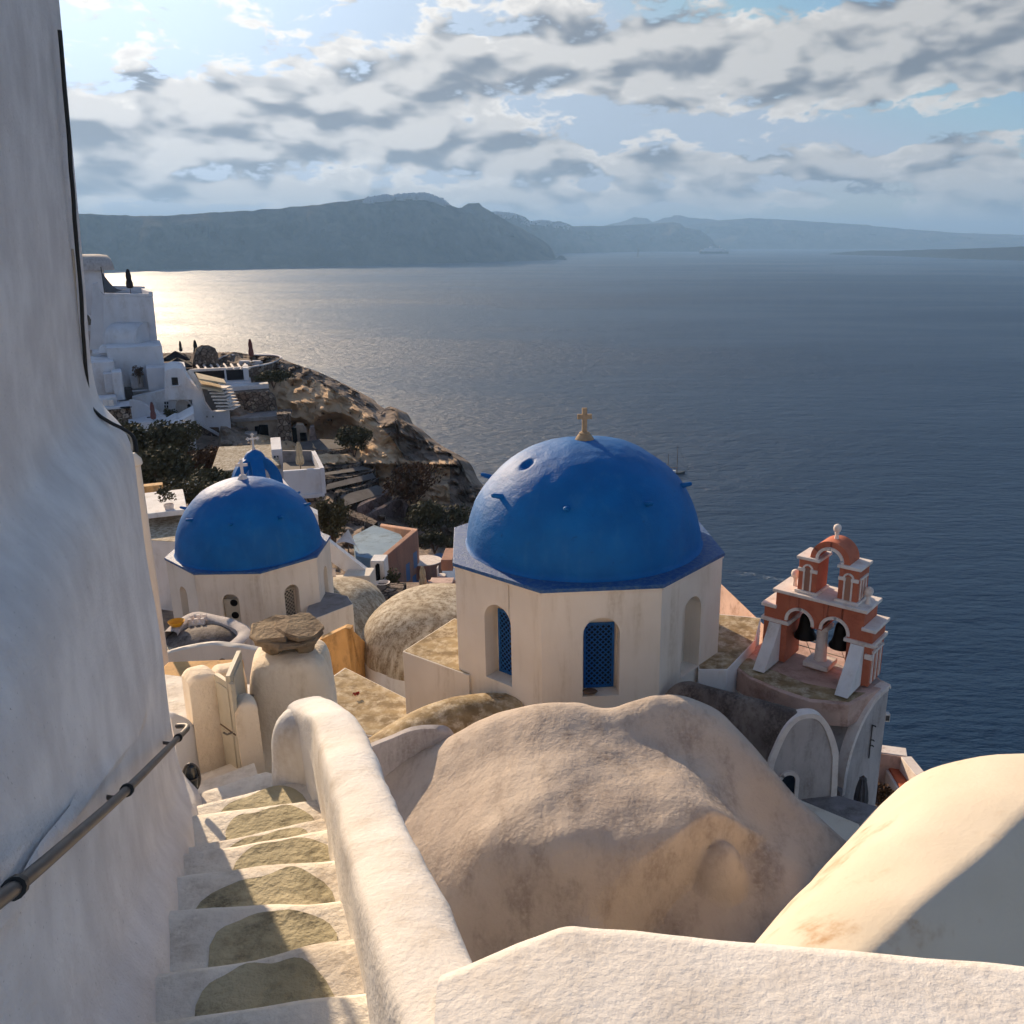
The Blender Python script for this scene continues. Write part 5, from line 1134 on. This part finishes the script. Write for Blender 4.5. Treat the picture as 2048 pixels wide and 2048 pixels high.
MB().hexa([f0[0], f0[1], f0[1] + Vector((-4, 7, 0)), f0[0] + Vector((-3.4, 7, 0))], [f1[0], f1[1], f1[1] + Vector((-4, 7, 0)), f1[0] + Vector((-3.4, 7, 0))]).build('terrace_tower', WF, h, bevel=.06)
zt = f1[0].z
def tpar(p, q, n, hh=.4): MB().hexa([p, q, q + n, p + n], [p + Vector((0, 0, hh)), q + Vector((0, 0, hh)), q + n + Vector((0, 0, hh)), p + n + Vector((0, 0, hh))]).build('terrace_parapet', WF, h, bevel=.04)
tpar(f1[0], f1[1], Vector((-.12, .3, 0)), .3); tpar(f1[1] + Vector((-.1, .3, 0)), f1[1] + Vector((-3.9, 6.8, 0)), Vector((-.35, -.2, 0)), .55); tpar(f1[0] + Vector((-3.2, 6.6, 0)), f1[1] + Vector((-4.0, 6.8, 0)), Vector((0, .3, 0)), .75)
ppoly(h, 'stair_ramp', [(186, 568), (196, 566), (202, 585), (210, 592), (211, 700), (180, 700)], 103, 2, WF)
parch(h, 'arched_window', 164, 182, 628, 650, 105.9, 'glass', .1, WF); pbox(h, 'window_panel', 166, 181, 636, 650, 105.75, .1, WF); pbox(h, 'window', 187, 191, 597, 609, 105.9, .2, 'glass'); pbox(h, 'door', 170, 190, 662, 706, 105.85, .2, 'gable'); pbox(h, 'door_handle', 186, 188, 680, 688, 105.7, .1, 'cable')
pbox(h, 'side_door', 275, 284, 661, 701, 97.6, .5, 'black'); pbox(h, 'door_frame', 284, 287, 659, 701, 97.55, .4, WF)
a, b, c = W(213, 690, Y=95), W(275, 690, Y=95), W(213, 650, Y=95); rowsV = []
for x in (a.x, b.x): rowsV.append([(x, 95, a.z - 1)] + [(x, 95 + 2.2 * (1 - math.cos(math.pi / 2 * i / 8)), a.z + (c.z - a.z) * (.45 + .55 * math.sin(math.pi / 2 * i / 8))) for i in range(9)] + [(x, 99, c.z)])
m = MB().grid(rowsV); m.poly(rowsV[0] + [(a.x, 99, a.z - 1)]); m.poly(rowsV[1] + [(b.x, 99, a.z - 1)]); m.build('canopy_vault', WF, h, smooth=50, inner=False)
p = W(262, 590, Y=100.5); closed_umbrella('closed_umbrella', 'folded black umbrella on the high tower terrace at far left', (p.x, p.y, p.z), 2.75, 'canvas_dark', .34)
s = thing('shade_sail', 'grey triangular shade sail stretched beside the tower terrace', 'sail')
A, B, C = W(203, 543, Y=104.5), W(212, 591, Y=102), W(256, 577, Y=101); rowsV = []
for i in range(9):
    f = i / 8; l = A.lerp(C, f) + Vector((0, 0, -.9 * math.sin(math.pi * f))); q = A.lerp(B, f); rowsV.append([q.lerp(l, g / 4) for g in range(5)])
rowsV.append([B.lerp(C, g / 4) for g in range(5)])
MB().grid(rowsV).build('cloth', 'canvas_grey', s, smooth=60, merge=0, inner=False); MB().tube([A + Vector((0, 0, -4)), A + Vector((0, 0, .5))], .05).build('mast', 'cable', s)
# houses stepping down below it
h = house('courtyard_house', 'white terrace house with narrow arched doorway at far left')
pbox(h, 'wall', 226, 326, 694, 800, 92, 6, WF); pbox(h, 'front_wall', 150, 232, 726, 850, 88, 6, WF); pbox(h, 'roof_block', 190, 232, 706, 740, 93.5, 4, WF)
ppoly(h, 'dome_vent', [(197, 706), (199, 697), (205, 692), (212, 693), (222, 700), (240, 706)], 92.6, 1.6, WF); pbox(h, 'chimney_block', 210, 228, 748, 785, 87.2, 1.5, WF); pbox(h, 'porch_block', 228, 246, 745, 800, 86.8, 3, WF)
parch(h, 'doorway', 243, 262, 735, 785, 91.85, 'grey_slab', .1, WF); pbox(h, 'niche_wall', 262, 282, 746, 778, 91.2, .7, WF); parch(h, 'niche', 276, 284, 750, 775, 91.15, 'gable', .08); pbox(h, 'step_block', 252, 266, 776, 800, 90.8, 1.0, 'path'); pbox(h, 'rail', 266, 296, 780, 783, 90.2, .2, WF)
pbox(h, 'upper_parapet', 300, 372, 735, 800, 90.6, 4, WF); parch(h, 'garden_arch', 296, 302, 750, 782, 90.5, 'gable', .06); pbox(h, 'small_window', 312, 318, 748, 760, 90.5, .2, 'glass')
p = W(277, 748, Y=90.5); g = thing('flower_bush', 'small dark red flowering bush on the courtyard house wall', 'plant', p); leaves(MB(), (0, 0, .2), (.55, .4, .6), 500, .09, 5, .2).build('crown', 'leaf_rust', g, merge=0, smooth=0, inner=False); MB().tube([(0, 0, -1), (0, 0, .2)], .05).build('trunk', 'wood', g)
h = house('kitchen_terrace', 'white outdoor kitchen block with cupboards above brown stone wall')
pbox(h, 'counter', 186, 232, 796, 822, 84.5, 2, WF); pbox(h, 'side_opening', 188, 202, 800, 816, 84.35, .3, 'grey_slab')
for u in (207, 218): pbox(h, 'cupboard_door', u, u + 9, 800, 816, 84.3, .3, 'trim')
pbox(h, 'floor', 186, 262, 815, 824, 83.5, 3.5, WF); pbox(h, 'stone_base', 184, 260, 820, 850, 83.2, 3, 'tuff'); 
p = W(252, 815, Y=83.8); MB().lathe([(.5, 0), (.5, .05)], tuple(p), 16).build('round_hatch', 'black', h)
h = house('curved_terrace', 'white sunken terrace with curved wall and red folded umbrella')
G = cr([W(u, v, Y=Y) for u, v, Y in [(258, 800, 84), (275, 802, 85), (297, 812, 86), (318, 826, 86), (328, 838, 85.5)]], 4)
MB().grid([[p, p + Vector((0, .3, .02)), p + Vector((0, .3, -2.6)), p + Vector((0, 0, -2.6)), p] for p in G]).build('curved_wall', WF, h, merge=0, inner=False)
ppoly(h, 'back_wall', [(265, 795), (330, 780), (390, 800), (390, 850), (265, 850)], 88.5, 1, WF); pbox(h, 'terrace_floor', 262, 332, 844, 862, 82.5, 5, WF); pbox(h, 'window', 295, 304, 834, 846, 84.5, .2, 'glass')
for i, u in enumerate((329, 334)):
    for v in (804, 811): pbox(h, 'vent', u, u + 2.5, v, v + 4.5, 88.4, .2, 'black', 0)
parch(h, 'alcove', 354, 384, 798, 836, 88.2, 'gable', .25, WF); parch(h, 'alcove_door', 376, 383, 808, 832, 87.9, 'black', .05)  # alcove is a proud plate; the recess shade is its darker plaster colour
p = W(309, 850, Y=83.5); closed_umbrella('closed_umbrella', 'folded dusty red umbrella on the curved white terrace', p, 2.2, 'canvas_red', .3)
p = W(344, 830, Y=86.5); g = thing('terrace_shrub', 'small dark shrub beside the white alcove arch', 'shrub', p); leaves(MB(), (0, 0, .1), (.8, .6, .7), 600, .1, 9, .2).build('crown', 'leaf', g, merge=0, smooth=0, inner=False); MB().tube([(0, 0, -1), (0, 0, .2)], .06).build('trunk', 'wood', g)
h = house('gabled_white_house', 'white house with sloping parapet above the dark bushes')
ppoly(h, 'wall', [(322, 859), (352, 842), (358, 843), (388, 826), (392, 910), (330, 910)], 80.5, 4, WF, .04); pbox(h, 'side_wall', 330, 392, 880, 935, 80, 4, WF); pbox(h, 'door', 382, 388, 858, 900, 80.3, .3, 'gable'); pbox(h, 'wall_lamp', 375, 378, 853, 859, 80.2, .3, 'cable')
h = house('stepped_house', 'large white stepped house with beige awnings on the slope')
ppoly(h, 'wall', [(330, 742), (345, 736), (365, 737), (378, 762), (392, 773), (403, 776), (410, 805), (425, 824), (459, 821), (465, 890), (440, 900), (388, 900), (386, 842), (384, 800), (330, 800)], 86.8, 5, WF, .05)
pbox(h, 'window', 344, 357, 755, 770, 86.7, .3, 'glass'); pbox(h, 'window_sill', 343, 359, 771, 773.5, 86.5, .4, WF)
ppoly(h, 'dark_opening_plate', [(403, 774), (450, 782), (458, 818), (424, 821), (411, 803)], 86.6, .4, 'path')  # flat plate over the wall, coloured dark for the shade of the roof opening
for i in range(2): pbox(h, 'vent', 413 + 12 * i, 415 + 12 * i, 832, 835, 86.7, .2, 'black', 0)
ppoly(h, 'stone_panel', [(389, 845), (462, 890), (462, 915), (390, 915)], 86.5, .5, 'tuff'); ppoly(h, 'ramp_parapet', [(388, 838), (464, 884), (465, 889), (388, 844)], 86.2, .8, WF); pbox(h, 'dark_window', 420, 440, 855, 874, 86.65, .3, 'wood')
for i, (uv) in enumerate(([(391, 745), (447, 758), (452, 766), (398, 757)], [(396, 759), (440, 769), (446, 782), (404, 774)])):
    a, b, c, d = [W(u, v, Y=Y) for (u, v), Y in zip(uv, (88, 88, 85.2, 85.2))]; n = Vector((0, .0, -.16))
    MB().hexa([a + n, b + n, c + n, d + n], [a, b, c, d]).build('awning', 'canvas_beige', h)
a, b = W(378, 740, Y=86), W(402, 778, Y=86); MB().tube([a, b], .28, 4).build('awning_beam', 'trim', h)
for i in range(7):
    a = W(436 + 3.2 * i, 781 + 6.5 * i, Y=86); MB().box(a.x - .9, a.x + .5, a.y - .2, a.y + 2.2, a.z, a.z + .14).build('stair_tread', 'trim', h)
pbox(h, 'end_pier', 455, 463, 795, 820, 86.3, 2, WF)
# restaurant with pergola, parasols
h = house('pergola_restaurant', 'white restaurant terrace with slatted pergola at the cliff top')
pbox(h, 'dark_interior_box', 362, 455, 742, 775, 96.5, 3, 'canvas_dark'); pbox(h, 'dark_interior_box', 453, 492, 740, 765, 96, 3, 'canvas_dark'); pbox(h, 'corner_wall', 488, 498, 736, 772, 95.6, 3, WF); pbox(h, 'post', 450, 453.5, 738, 772, 95.5, .3, WF)  # solid boxes under the pergola, interior shade put into their dark colour
pbox(h, 'base_wall', 440, 502, 764, 790, 94.5, 3, WF); pbox(h, 'low_wall', 462, 536, 771, 785, 93.5, 2, WF); pbox(h, 'beam', 384, 498, 736, 741, 95.6, .4, 'trim')
for i in range(8):
    u = 392 + 14 * i; a, b = W(u, 728, Y=101), W(u + 7, 738, Y=95.5); MB().tube([a, b], .13, 4).build('pergola_slat', 'trim', h)
for k, (u, v) in enumerate(((352, 715), (356, 729))):
    p = W(u, v, Y=102 - 3 * k); e = thing('open_parasol', ('dark open parasol on the cliff top terrace, the rear one', 'dark open parasol on the cliff top terrace, the front one')[k], 'umbrella', p, R(20)); r_ = 2.1
    cn = [(r_ * math.cos(R(45 + 90 * i)), r_ * math.sin(R(45 + 90 * i)), -.05) for i in range(4)]; m = MB()
    for i in range(4): m.poly([cn[i], cn[(i + 1) % 4], (0, 0, .75)])
    for i in range(4): a, b = cn[i], cn[(i + 1) % 4]; m.poly([a, b, (b[0], b[1], -.22), (a[0], a[1], -.22)])
    m.build('canopy', 'canvas_dark', e, smooth=0); MB().tube([(0, 0, -2.2), (0, 0, .7)], .05).build('pole', 'wood', e); MB().box(-.4, .4, -.4, .4, -2.25, -2.15).build('foot', 'grey_slab', e)
for (u, v, Y, hh, mt, lb) in ((363, 710, 104, 1.6, 'canvas_dark', 'folded black umbrella left on the cliff top terrace'), (394, 722, 104, 2.4, 'canvas_dark', 'folded black umbrella beside the rock outcrop'), (504, 724, 103, 2.6, 'canvas_red', 'folded tan red umbrella on the round stone terrace')):
    p = W(u, v, Y=Y); closed_umbrella('closed_umbrella', lb, p, hh, mt, .3)
r_ = random.Random(4); p = W(413, 722, Y=101); m = MB(); rg = []
for z, k in ((-1, 1.25), (0, 1.15), (.8, 1.05), (1.4, .75), (1.75, .35)): rg.append([Vector((p.x + k * 1.25 * math.cos(a) * (1 + .25 * mnoise.noise(Vector((math.cos(a), math.sin(a), z)) * 1.7)), p.y + k * 1.1 * math.sin(a), p.z + z)) for a in [2 * math.pi * i / 20 for i in range(20)]])
tag(loft(m, rg).build('rock_outcrop', 'tuff', smooth=40, inner=False), 'rough brown rock outcrop standing on the cliff top', 'rock')
h = thing('stone_terrace', 'round stone walled terrace with white rim at the cliff edge', 'terrace')
G = cr([W(u, v, Y=Y) for u, v, Y in [(432, 722, 104), (455, 712, 107), (500, 711, 108.5), (548, 712, 107), (561, 718, 104), (540, 728, 101), (505, 735, 98.5), (492, 738, 97.5)]], 4)
MB().grid([[p + Vector((0, 0, -2.2)), p, p + Vector((0, .45, 0)), p + Vector((0, .45, -2.2))] for p in G]).build('stone_wall', 'tuff', h, merge=0, inner=False)
MB().grid([[p + Vector((0, -.05, .0)), p + Vector((0, -.05, .14)), p + Vector((0, .5, .14)), p + Vector((0, .5, .0))] for p in G]).build('white_rim', WF, h, merge=0, inner=False)
m = MB(); m.poly([p + Vector((0, 0, -.9)) for p in G]); m.build('floor', 'path', h, inner=False)
for (u, v) in ((488, 722), (512, 722)): q = W(u, v, Y=103); MB().box(q.x - .6, q.x + .6, 103, 103.6, q.z - .5, q.z).build('bench_block', WF, h, bevel=.05)
# cave houses under the cliff
h = house('cave_house', 'tan cave house front with dark doorway under the cliff')
ppoly(h, 'upper_stone_wall', [(462, 785), (538, 783), (552, 800), (556, 828), (465, 834)], 92, 2, 'tuff'); a = [W(u, v, Y=Y) for u, v, Y in [(463, 838, 88), (556, 832, 88), (584, 818, 92), (470, 828, 92)]]
MB().hexa([p + Vector((0, 0, -.35)) for p in a], a).build('ledge', 'grey_slab', h); M['tan'] = plaster('tan_plaster', (.36, .29, .235), (.29, .23, .18), .6, (.16, .12, .10), .45, 1.0, bump=.4, bs=4)
ppoly(h, 'front_wall', [(462, 838), (556, 833), (558, 905), (462, 905)], 88.4, 2, 'tan'); pbox(h, 'doorway', 520, 537, 850, 884, 88.25, .4, 'black'); pbox(h, 'open_shutter', 511, 519, 853, 882, 88.1, .3, 'black'); pbox(h, 'low_wall', 466, 515, 867, 905, 87, 1, 'gable'); ppoly(h, 'stone_pier', [(554, 829), (582, 826), (585, 905), (558, 905)], 87.2, 2.5, 'tuff'); pbox(h, 'painted_patch', 472, 493, 854, 866, 88.3, .3, 'grey_slab')
h = house('cave_chamber', 'walled cave chamber with small dark window beside the big cave')
ppoly(h, 'front_wall', [(586, 905), (586, 858), (594, 849), (606, 850), (614, 862), (616, 905)], 87.5, 1, 'tan'); pbox(h, 'doorway', 585, 594, 856, 888, 87.35, .3, 'black'); pbox(h, 'window', 600, 612, 866, 882, 87.3, .3, 'black'); ppoly(h, 'broken_wall', [(618, 905), (620, 855), (628, 853), (634, 880), (640, 905)], 86.5, 1, 'pinkstone')
# terraces of dry stone below the caves
def strip(name, label, line, hpx, mat, cat='wall', th=1.2, group=None, lift=0):
    G = []
    for (u, v) in line: Y = cd(u, v) - .8 - lift; a, b = W(u, v, Y=Y), W(u, v + hpx, Y=Y); G.append([b + Vector((0, -.1, -1)), a, a + Vector((0, th, .03)), a + Vector((0, th + .1, -2))])
    G = [list(r) for r in zip(*[cr(c, 4) for c in zip(*G)])]; G = rough(G, .10, .8)
    o = MB().grid(G).build(name, mat, merge=0, inner=False, smooth=40); return tag(o, label, cat, group)
GR = 'dry stone terrace walls below the caves'
strip('terrace_wall', 'dry stone terrace wall just below the big cave', [(590, 905), (630, 908), (670, 902), (705, 893)], 14, 'tuff', group=GR)
strip('terrace_wall', 'second dry stone terrace wall down from the big cave', [(640, 938), (680, 935), (722, 928)], 14, 'rubble', group=GR)
strip('terrace_wall', 'third dry stone terrace wall down from the big cave', [(645, 958), (700, 954), (745, 942)], 16, 'rubble', group=GR)
strip('terrace_wall', 'fourth dry stone terrace wall down from the big cave', [(668, 988), (710, 978), (752, 962)], 16, 'rubble', group=GR)
strip('ruined_wall', 'pale pink ruined stone wall lying across the lower slope', [(715, 1014), (745, 1000), (778, 984)], 22, 'pinkstone')
strip('ruined_wall', 'broad pink rubble wall face above the blue grey roof', [(738, 1030), (768, 1014), (800, 1000), (812, 1020)], 42, 'pinkstone')
strip('rubble_wall', 'dark and white speckled rubble wall left of blue grey roof', [(672, 1022), (700, 1030), (735, 1045), (748, 1052)], 30, 'tuff')
for k, (l, lb) in enumerate((([(600, 900), (650, 900), (690, 895), (690, 880), (640, 878), (600, 885)], 'flat paved shelf before the big cave'), ([(640, 952), (742, 938), (725, 932), (650, 945)], 'narrow walking strip on the second stone terrace'), ([(650, 980), (752, 956), (745, 946), (655, 968)], 'narrow walking strip on the third stone terrace'), ([(690, 1012), (775, 984), (755, 970), (680, 992)], 'broad walking strip on the lowest stone terrace'))):
    m = MB(); m.poly([W(u, v, Y=cd(u, v) - .5) for u, v in l]); struct(m.build('path', 'path', inner=False))
# bushes
def shrub(label, u, v, Y, rad, n, size, seed, mat='leaf', name='shrub'):
    p = W(u, v, Y=Y); e = thing(name, label, 'shrub', (p.x, p.y, p.z - rad[2]), 0, 'bushes and plants on the slope'); leaves(MB(), (0, 0, rad[2]), rad, n, size, seed, .3).build('crown', mat, e, merge=0, smooth=0, inner=False)
    m = MB()
    for i in range(3): m.tube([(0, 0, -.5), (.3 * math.cos(i * 2.1) * rad[0], .3 * math.sin(i * 2.1) * rad[1], rad[2])], .06, 5)
    m.build('trunk', 'wood', e); return e
shrub('large dark bush against the left house edge', 278, 905, 60, (2.3, 2, 2.3), 5200, .14, 21); shrub('rusty green bush below the gabled white house', 335, 890, 66, (2.3, 2, 1.7), 5000, .14, 22, 'leaf'); shrub('rust brown bush, the one nearest the blue bell arch', 385, 935, 60, (2.0, 2, 1.5), 4200, .14, 23, 'leaf_rust'); shrub('wide dark bush above the flower bed', 330, 945, 56, (2.7, 2, 1.7), 5200, .13, 24); shrub('low dark bush between lichen roof house and flower bed', 425, 975, 52, (1.6, 1.6, 1.2), 2600, .12, 25)
shrub('tall dark green bush right of the small blue dome', 664, 1040, 46, (.95, 1.0, 1.25), 4200, .075, 26); shrub('dark bush at the mouth of the big cave', 706, 880, 83, (1.9, 1.5, 1.3), 2600, .13, 27); shrub('dark bush beside the terracotta house by the large drum', 868, 1078, 58, (1.5, 1.2, .55), 2600, .09, 28); shrub('dry bush on the cliff edge terrace', 545, 752, 95, (2.2, 1.5, .8), 2200, .14, 29); shrub('dark scrub on the steep slope left of the large dome', 820, 965, 76, (2.6, 2, 1.5), 2600, .15, 30, 'leaf_rust'); shrub('dark scrub patch low on the slope by the large dome', 885, 1030, 70, (2.6, 2, 1.6), 2400, .15, 31, 'leaf')
e = shrub('dark oleander bush dotted with white flowers', 368, 985, 45, (1.4, 1, .75), 2600, .085, 32); p = e.location
leaves(MB(), (0, 0, .75), (1.35, .95, .75), 90, .06, 33, .8).build('flowers', 'flower', e, merge=0, smooth=0, inner=False)
# things behind the small church
h = house('lichen_roof_house', 'low white house with lichen stained sloping roof behind blue arch')
a, b, c, d = W(420, 945, Y=56), W(562, 930, Y=56), W(548, 888, Y=60), W(438, 893, Y=60); MB().hexa([p + Vector((0, 0, -.25)) for p in (a, b, c, d)], [a, b, c, d]).build('roof', 'streak', h, bevel=.04)
MB().hexa([(a.x, a.y + .1, a.z - 3), (b.x, b.y + .1, b.z - 3), (c.x, c.y, a.z - 3), (d.x, d.y, a.z - 3)], [(a.x, a.y + .1, a.z - .2), (b.x, b.y + .1, b.z - .2), (c.x, c.y, c.z - .22), (d.x, d.y, d.z - .22)]).build('wall', WF, h)
pbox(h, 'side_room', 548, 568, 899, 1000, 57.5, 4, WF); pbox(h, 'window', 549, 558, 912, 941, 57.4, .3, 'glass'); pbox(h, 'window_bar', 553, 554.5, 912, 941, 57.35, .1, WF)
h = thing('box_terrace', 'white walled box terrace behind the small blue dome', 'terrace')
pbox(h, 'front_wall', 570, 646, 940, 992, 52, .3, WF); pbox(h, 'floor', 570, 646, 956, 992, 52.35, 4.5, 'path'); a, b = W(646, 938, Y=52), W(616, 915, Y=58)
pwall(Vector((a.x, 52.3, 0)), Vector((b.x + .8, 57, 0)), -.25, a.z - 1.6, a.z, WF, h, 'side_wall'); pwall(Vector((W(570, 940, Y=57).x, 57, 0)), Vector((b.x + .8, 57, 0)), .25, a.z - 1.6, a.z, 'grey_slab', h, 'rear_wall'); pbox(h, 'base', 560, 648, 990, 998, 51.8, 4.5, WF); pbox(h, 'stone_footing', 590, 645, 997, 1060, 52.2, 3.5, 'tuff')
p = W(602, 946, Y=54); closed_umbrella('closed_umbrella', 'folded beige umbrella on the white box terrace', p, 2.0, 'canvas_beige', .34)
# blue bell arch with trefoil cross
p = W(515, 972, Y=38); e = thing('blue_bell_arch', 'small blue four legged bell arch behind the small dome', 'bell arch', p, R(28))
for k in range(2):
    mx = Matrix.Rotation(R(90 * k), 4, 'Z'); rowsV = []
    for i in range(25):
        a = math.pi * i / 24; c, s_ = math.cos(a), math.sin(a); row = []
        for (rr, y) in ((.62, -.22), (1.06, -.26), (1.06, .26), (.62, .22), (.62, -.22)):
            row.append(mx @ Vector((rr * c * (1 - .18 * s_ * 0), y, rr * (1.30 if rr > .9 else 1.55) * s_)))
        rowsV.append(row)
    m = MB().grid(rowsV); m.build('arch', 'dome', e, smooth=40, inner=False)
MB().lathe([(.46, 1.18), (.42, 1.36), (.30, 1.52), (.12, 1.62), (.03, 1.66)], (0, 0, 0), 16).build('cap', 'dome', e, smooth=60); cross(e, 1.66, .52, .40, .035, 'trim', R(-5), base=.08, trefoil=True); MB().box(-1.25, 1.25, -1.25, 1.25, -1.5, 0).build('base', WF, e, bevel=.05)
# right of the small church: ramp wall, sheds
h = thing('ramp_wall', 'long pale parapet wall slanting down right of the small church', 'wall')
ppoly(h, 'slope', [(640, 1068), (742, 1148), (738, 1168), (700, 1150), (640, 1108)], 39, .5, 'white'); ppoly(h, 'upper_block', [(600, 1012), (636, 1030), (639, 1075), (604, 1060)], 41, .8, 'white'); pbox(h, 'shed', 688, 742, 1152, 1215, 38.2, 1.1, 'cream'); pbox(h, 'shed_wall', 650, 690, 1162, 1215, 38.6, .8, 'cream'); pbox(h, 'stone_edge', 742, 800, 1196, 1260, 40, 2, 'rubble')
s = thing('white_notice', 'small white notice board on the shed wall by the small church', 'sign'); pbox(s, 'board', 662, 671, 1138, 1158, 38.3, .06, 'trim', 0)
s = thing('white_canopy', 'white fan shaped canopy roof right of the small dome', 'canopy'); p = W(692, 1100, Y=45); n = 14
MB().grid([[p + Vector((0, .8, .9))] * 1 + [p + Vector((.75 * math.cos(math.pi * i / n), -.3, .55 * math.sin(math.pi * i / n) ))] for i in range(n + 1)]).build('cloth', 'trim', s, merge=0, inner=False); MB().tube([p + Vector((0, .4, -1.5)), p + Vector((0, .6, .7))], .04).build('pole', 'iron', s)
# terracotta house
h = house('terracotta_house', 'terracotta plastered house with blue grey flat roof')
zr = W(765, 1110, Y=50).z; P = [W(u, v, z=zr) for u, v in [(706, 1072), (748, 1050), (800, 1068), (812, 1085), (768, 1122), (712, 1112)]]
MB().prism([(p.x, p.y) for p in P], zr - 2, zr).build('roof', 'blueroof', h)
a, b, c = W(766, 1118, Y=47.5), W(833, 1062, Y=52), W(760, 1050, Y=58); bt_ = -20.5
MB().hexa([(a.x, a.y, bt_), (b.x, b.y, bt_), (b.x - .3, b.y + .4, bt_), (a.x - .3, a.y + .3, bt_)], [a, b, b + Vector((-.3, .4, 0)), a + Vector((-.3, .3, 0))]).build('front_wall', 'terra', h, bevel=.05)
MB().hexa([(b.x, b.y, bt_), (c.x, c.y, bt_), (c.x, c.y + .4, bt_), (b.x, b.y + .5, bt_)], [b, c, c + Vector((0, .4, 0)), b + Vector((0, .5, 0))]).build('rear_wall', 'terra', h, bevel=.05)
dirv = (b - a).normalized()
for f, z0, z1, nm in ((.62, -2.6, -1.5, 'window'), (.86, -2.2, -1.2, 'window'), (.50, -4.3, -2.9, 'door'), (.80, -3.9, -2.6, 'door')):
    q = a.lerp(b, f); MB().hexa([(q.x - .02, q.y - .06, q.z + z0), (q.x + dirv.x * .5 + .02, q.y + dirv.y * .5 - .06, q.z + z0), (q.x + dirv.x * .5, q.y + dirv.y * .5 + .2, q.z + z0), (q.x, q.y + .2, q.z + z0)], [(q.x - .02, q.y - .06, q.z + z1), (q.x + dirv.x * .5 + .02, q.y + dirv.y * .5 - .06, q.z + z1), (q.x + dirv.x * .5, q.y + dirv.y * .5 + .2, q.z + z1), (q.x, q.y + .2, q.z + z1)]).build(nm, 'bluefloor', h)
fz = -20.2; P = [W(u, v, z=fz) for u, v in [(820, 1185), (835, 1120), (880, 1105), (930, 1130), (940, 1200), (860, 1215)]]; te = thing('blue_terrace', 'blue painted terrace with round plunge pool beside the large drum', 'terrace'); MB().prism([(p.x, p.y) for p in P], fz - 1, fz).build('floor', 'bluefloor', te)
p = W(851, 1150, z=fz); MB().lathe([(1.05, 0), (1.05, .95), (.85, .97), (.85, .7)], tuple(p), 28, 1, .9).build('pool_wall', 'terra', te, smooth=40, inner=False); MB().lathe([(.86, .72), (.02, .73)], tuple(p), 28, 1, .9).build('pool_water', 'bluefloor', te); MB().lathe([(.83, .95), (1.07, .95), (1.07, .99), (.83, .99)], tuple(p), 28, 1, .9).build('pool_rim', 'trim', te, inner=False)
a, b = W(860, 1108, z=fz + 1.3), W(882, 1085, z=fz + 1.3); pbox(te, 'pink_block', 882, 905, 1120, 1142, 46, 2, 'terra'); pbox(te, 'front_parapet', 855, 910, 1165, 1190, 43, .4, 'terra'); pbox(te, 'low_parapet', 858, 905, 1166, 1169, 42.8, .8, 'pinkroof')
p = W(847, 1186, Y=43.5); closed_umbrella('closed_umbrella', 'folded pale umbrella on the blue terrace beside the large drum', p, 1.5, 'canvas_beige', .36)
c = thing('cafe_chair', 'small white metal chair on the blue terrace', 'chair', W(884, 1165, Y=45.5))
MB().box(-.22, .22, -.22, .22, .42, .46).build('seat', 'trim', c); MB().box(-.22, -.18, -.22, .22, .46, .9).build('backrest', 'trim', c)
for x in (-.2, .2):
    for y in (-.2, .2): MB().tube([(x, y, 0), (x, y, .43)], .02, 6).build('leg', 'iron', c)
shrub('thin leafy plant before the terracotta house wall', 780, 1160, 43, (.6, .5, .75), 260, .11, 41, name='plant'); shrub('dark clutter of shrubs at the foot of the terracotta house', 812, 1192, 42, (1.1, .6, .3), 900, .06, 42)
p = W(766, 1170, Y=42); g = thing('white_planter', 'white flared plant pot below the terracotta house', 'pot', p); MB().lathe([(.22, -.4), (.36, .15), (.30, .15), (.2, -.1)], (0, 0, 0), 14).build('body', 'trim', g, smooth=50, inner=False)
h = house('white_passage', 'narrow white passage wall with dark arch beside terracotta house'); pbox(h, 'wall', 742, 770, 1122, 1180, 43.5, 1, 'white'); parch(h, 'arch_opening', 752, 759, 1128, 1160, 43.4, 'black', .08)
# yard between small church and left wall
h = thing('ochre_yard_wall', 'small ochre yard wall left of the small blue dome', 'wall'); pbox(h, 'wall_body', 285, 328, 972, 1030, 44, .6, 'ochre'); pbox(h, 'ledge', 285, 372, 1024, 1034, 40, 4, 'white'); 
h = house('weathered_roof_house', 'flat weathered grey white roof left of the small drum'); P = [W(u, v, z=-12.9) for u, v in [(280, 1080), (300, 1032), (372, 1030), (372, 1085)]]; MB().prism([(p.x, p.y) for p in P], -18, -12.9).build('wall', 'white', h); MB().prism([(p.x * .998, p.y) for p in P], -12.9, -12.88).build('roof', 'streak', h)
p = W(339, 1020, Y=40.5); g = thing('potted_plant', 'potted plant in pale pot left of the small dome', 'plant', p); MB().lathe([(.16, -.1), (.24, .3), (.2, .3), (.15, .1)], (0, 0, 0), 14).build('pot', 'trim', g, smooth=50, inner=False); leaves(MB(), (0, 0, .75), (.5, .4, .45), 300, .07, 44, .2).build('crown', 'leaf', g, merge=0, smooth=0, inner=False)
p = W(276, 985, Y=16); g = thing('white_post', 'pale round topped post just beyond the left house corner', 'post', (p.x, p.y, p.z - 1)); MB().lathe([(.11, -4), (.11, 1.0), (.11, 1.5), (.15, 1.54), (.14, 1.64), (.05, 1.75)], (0, 0, 0), 14).build('shaft', 'cream', g, smooth=40)
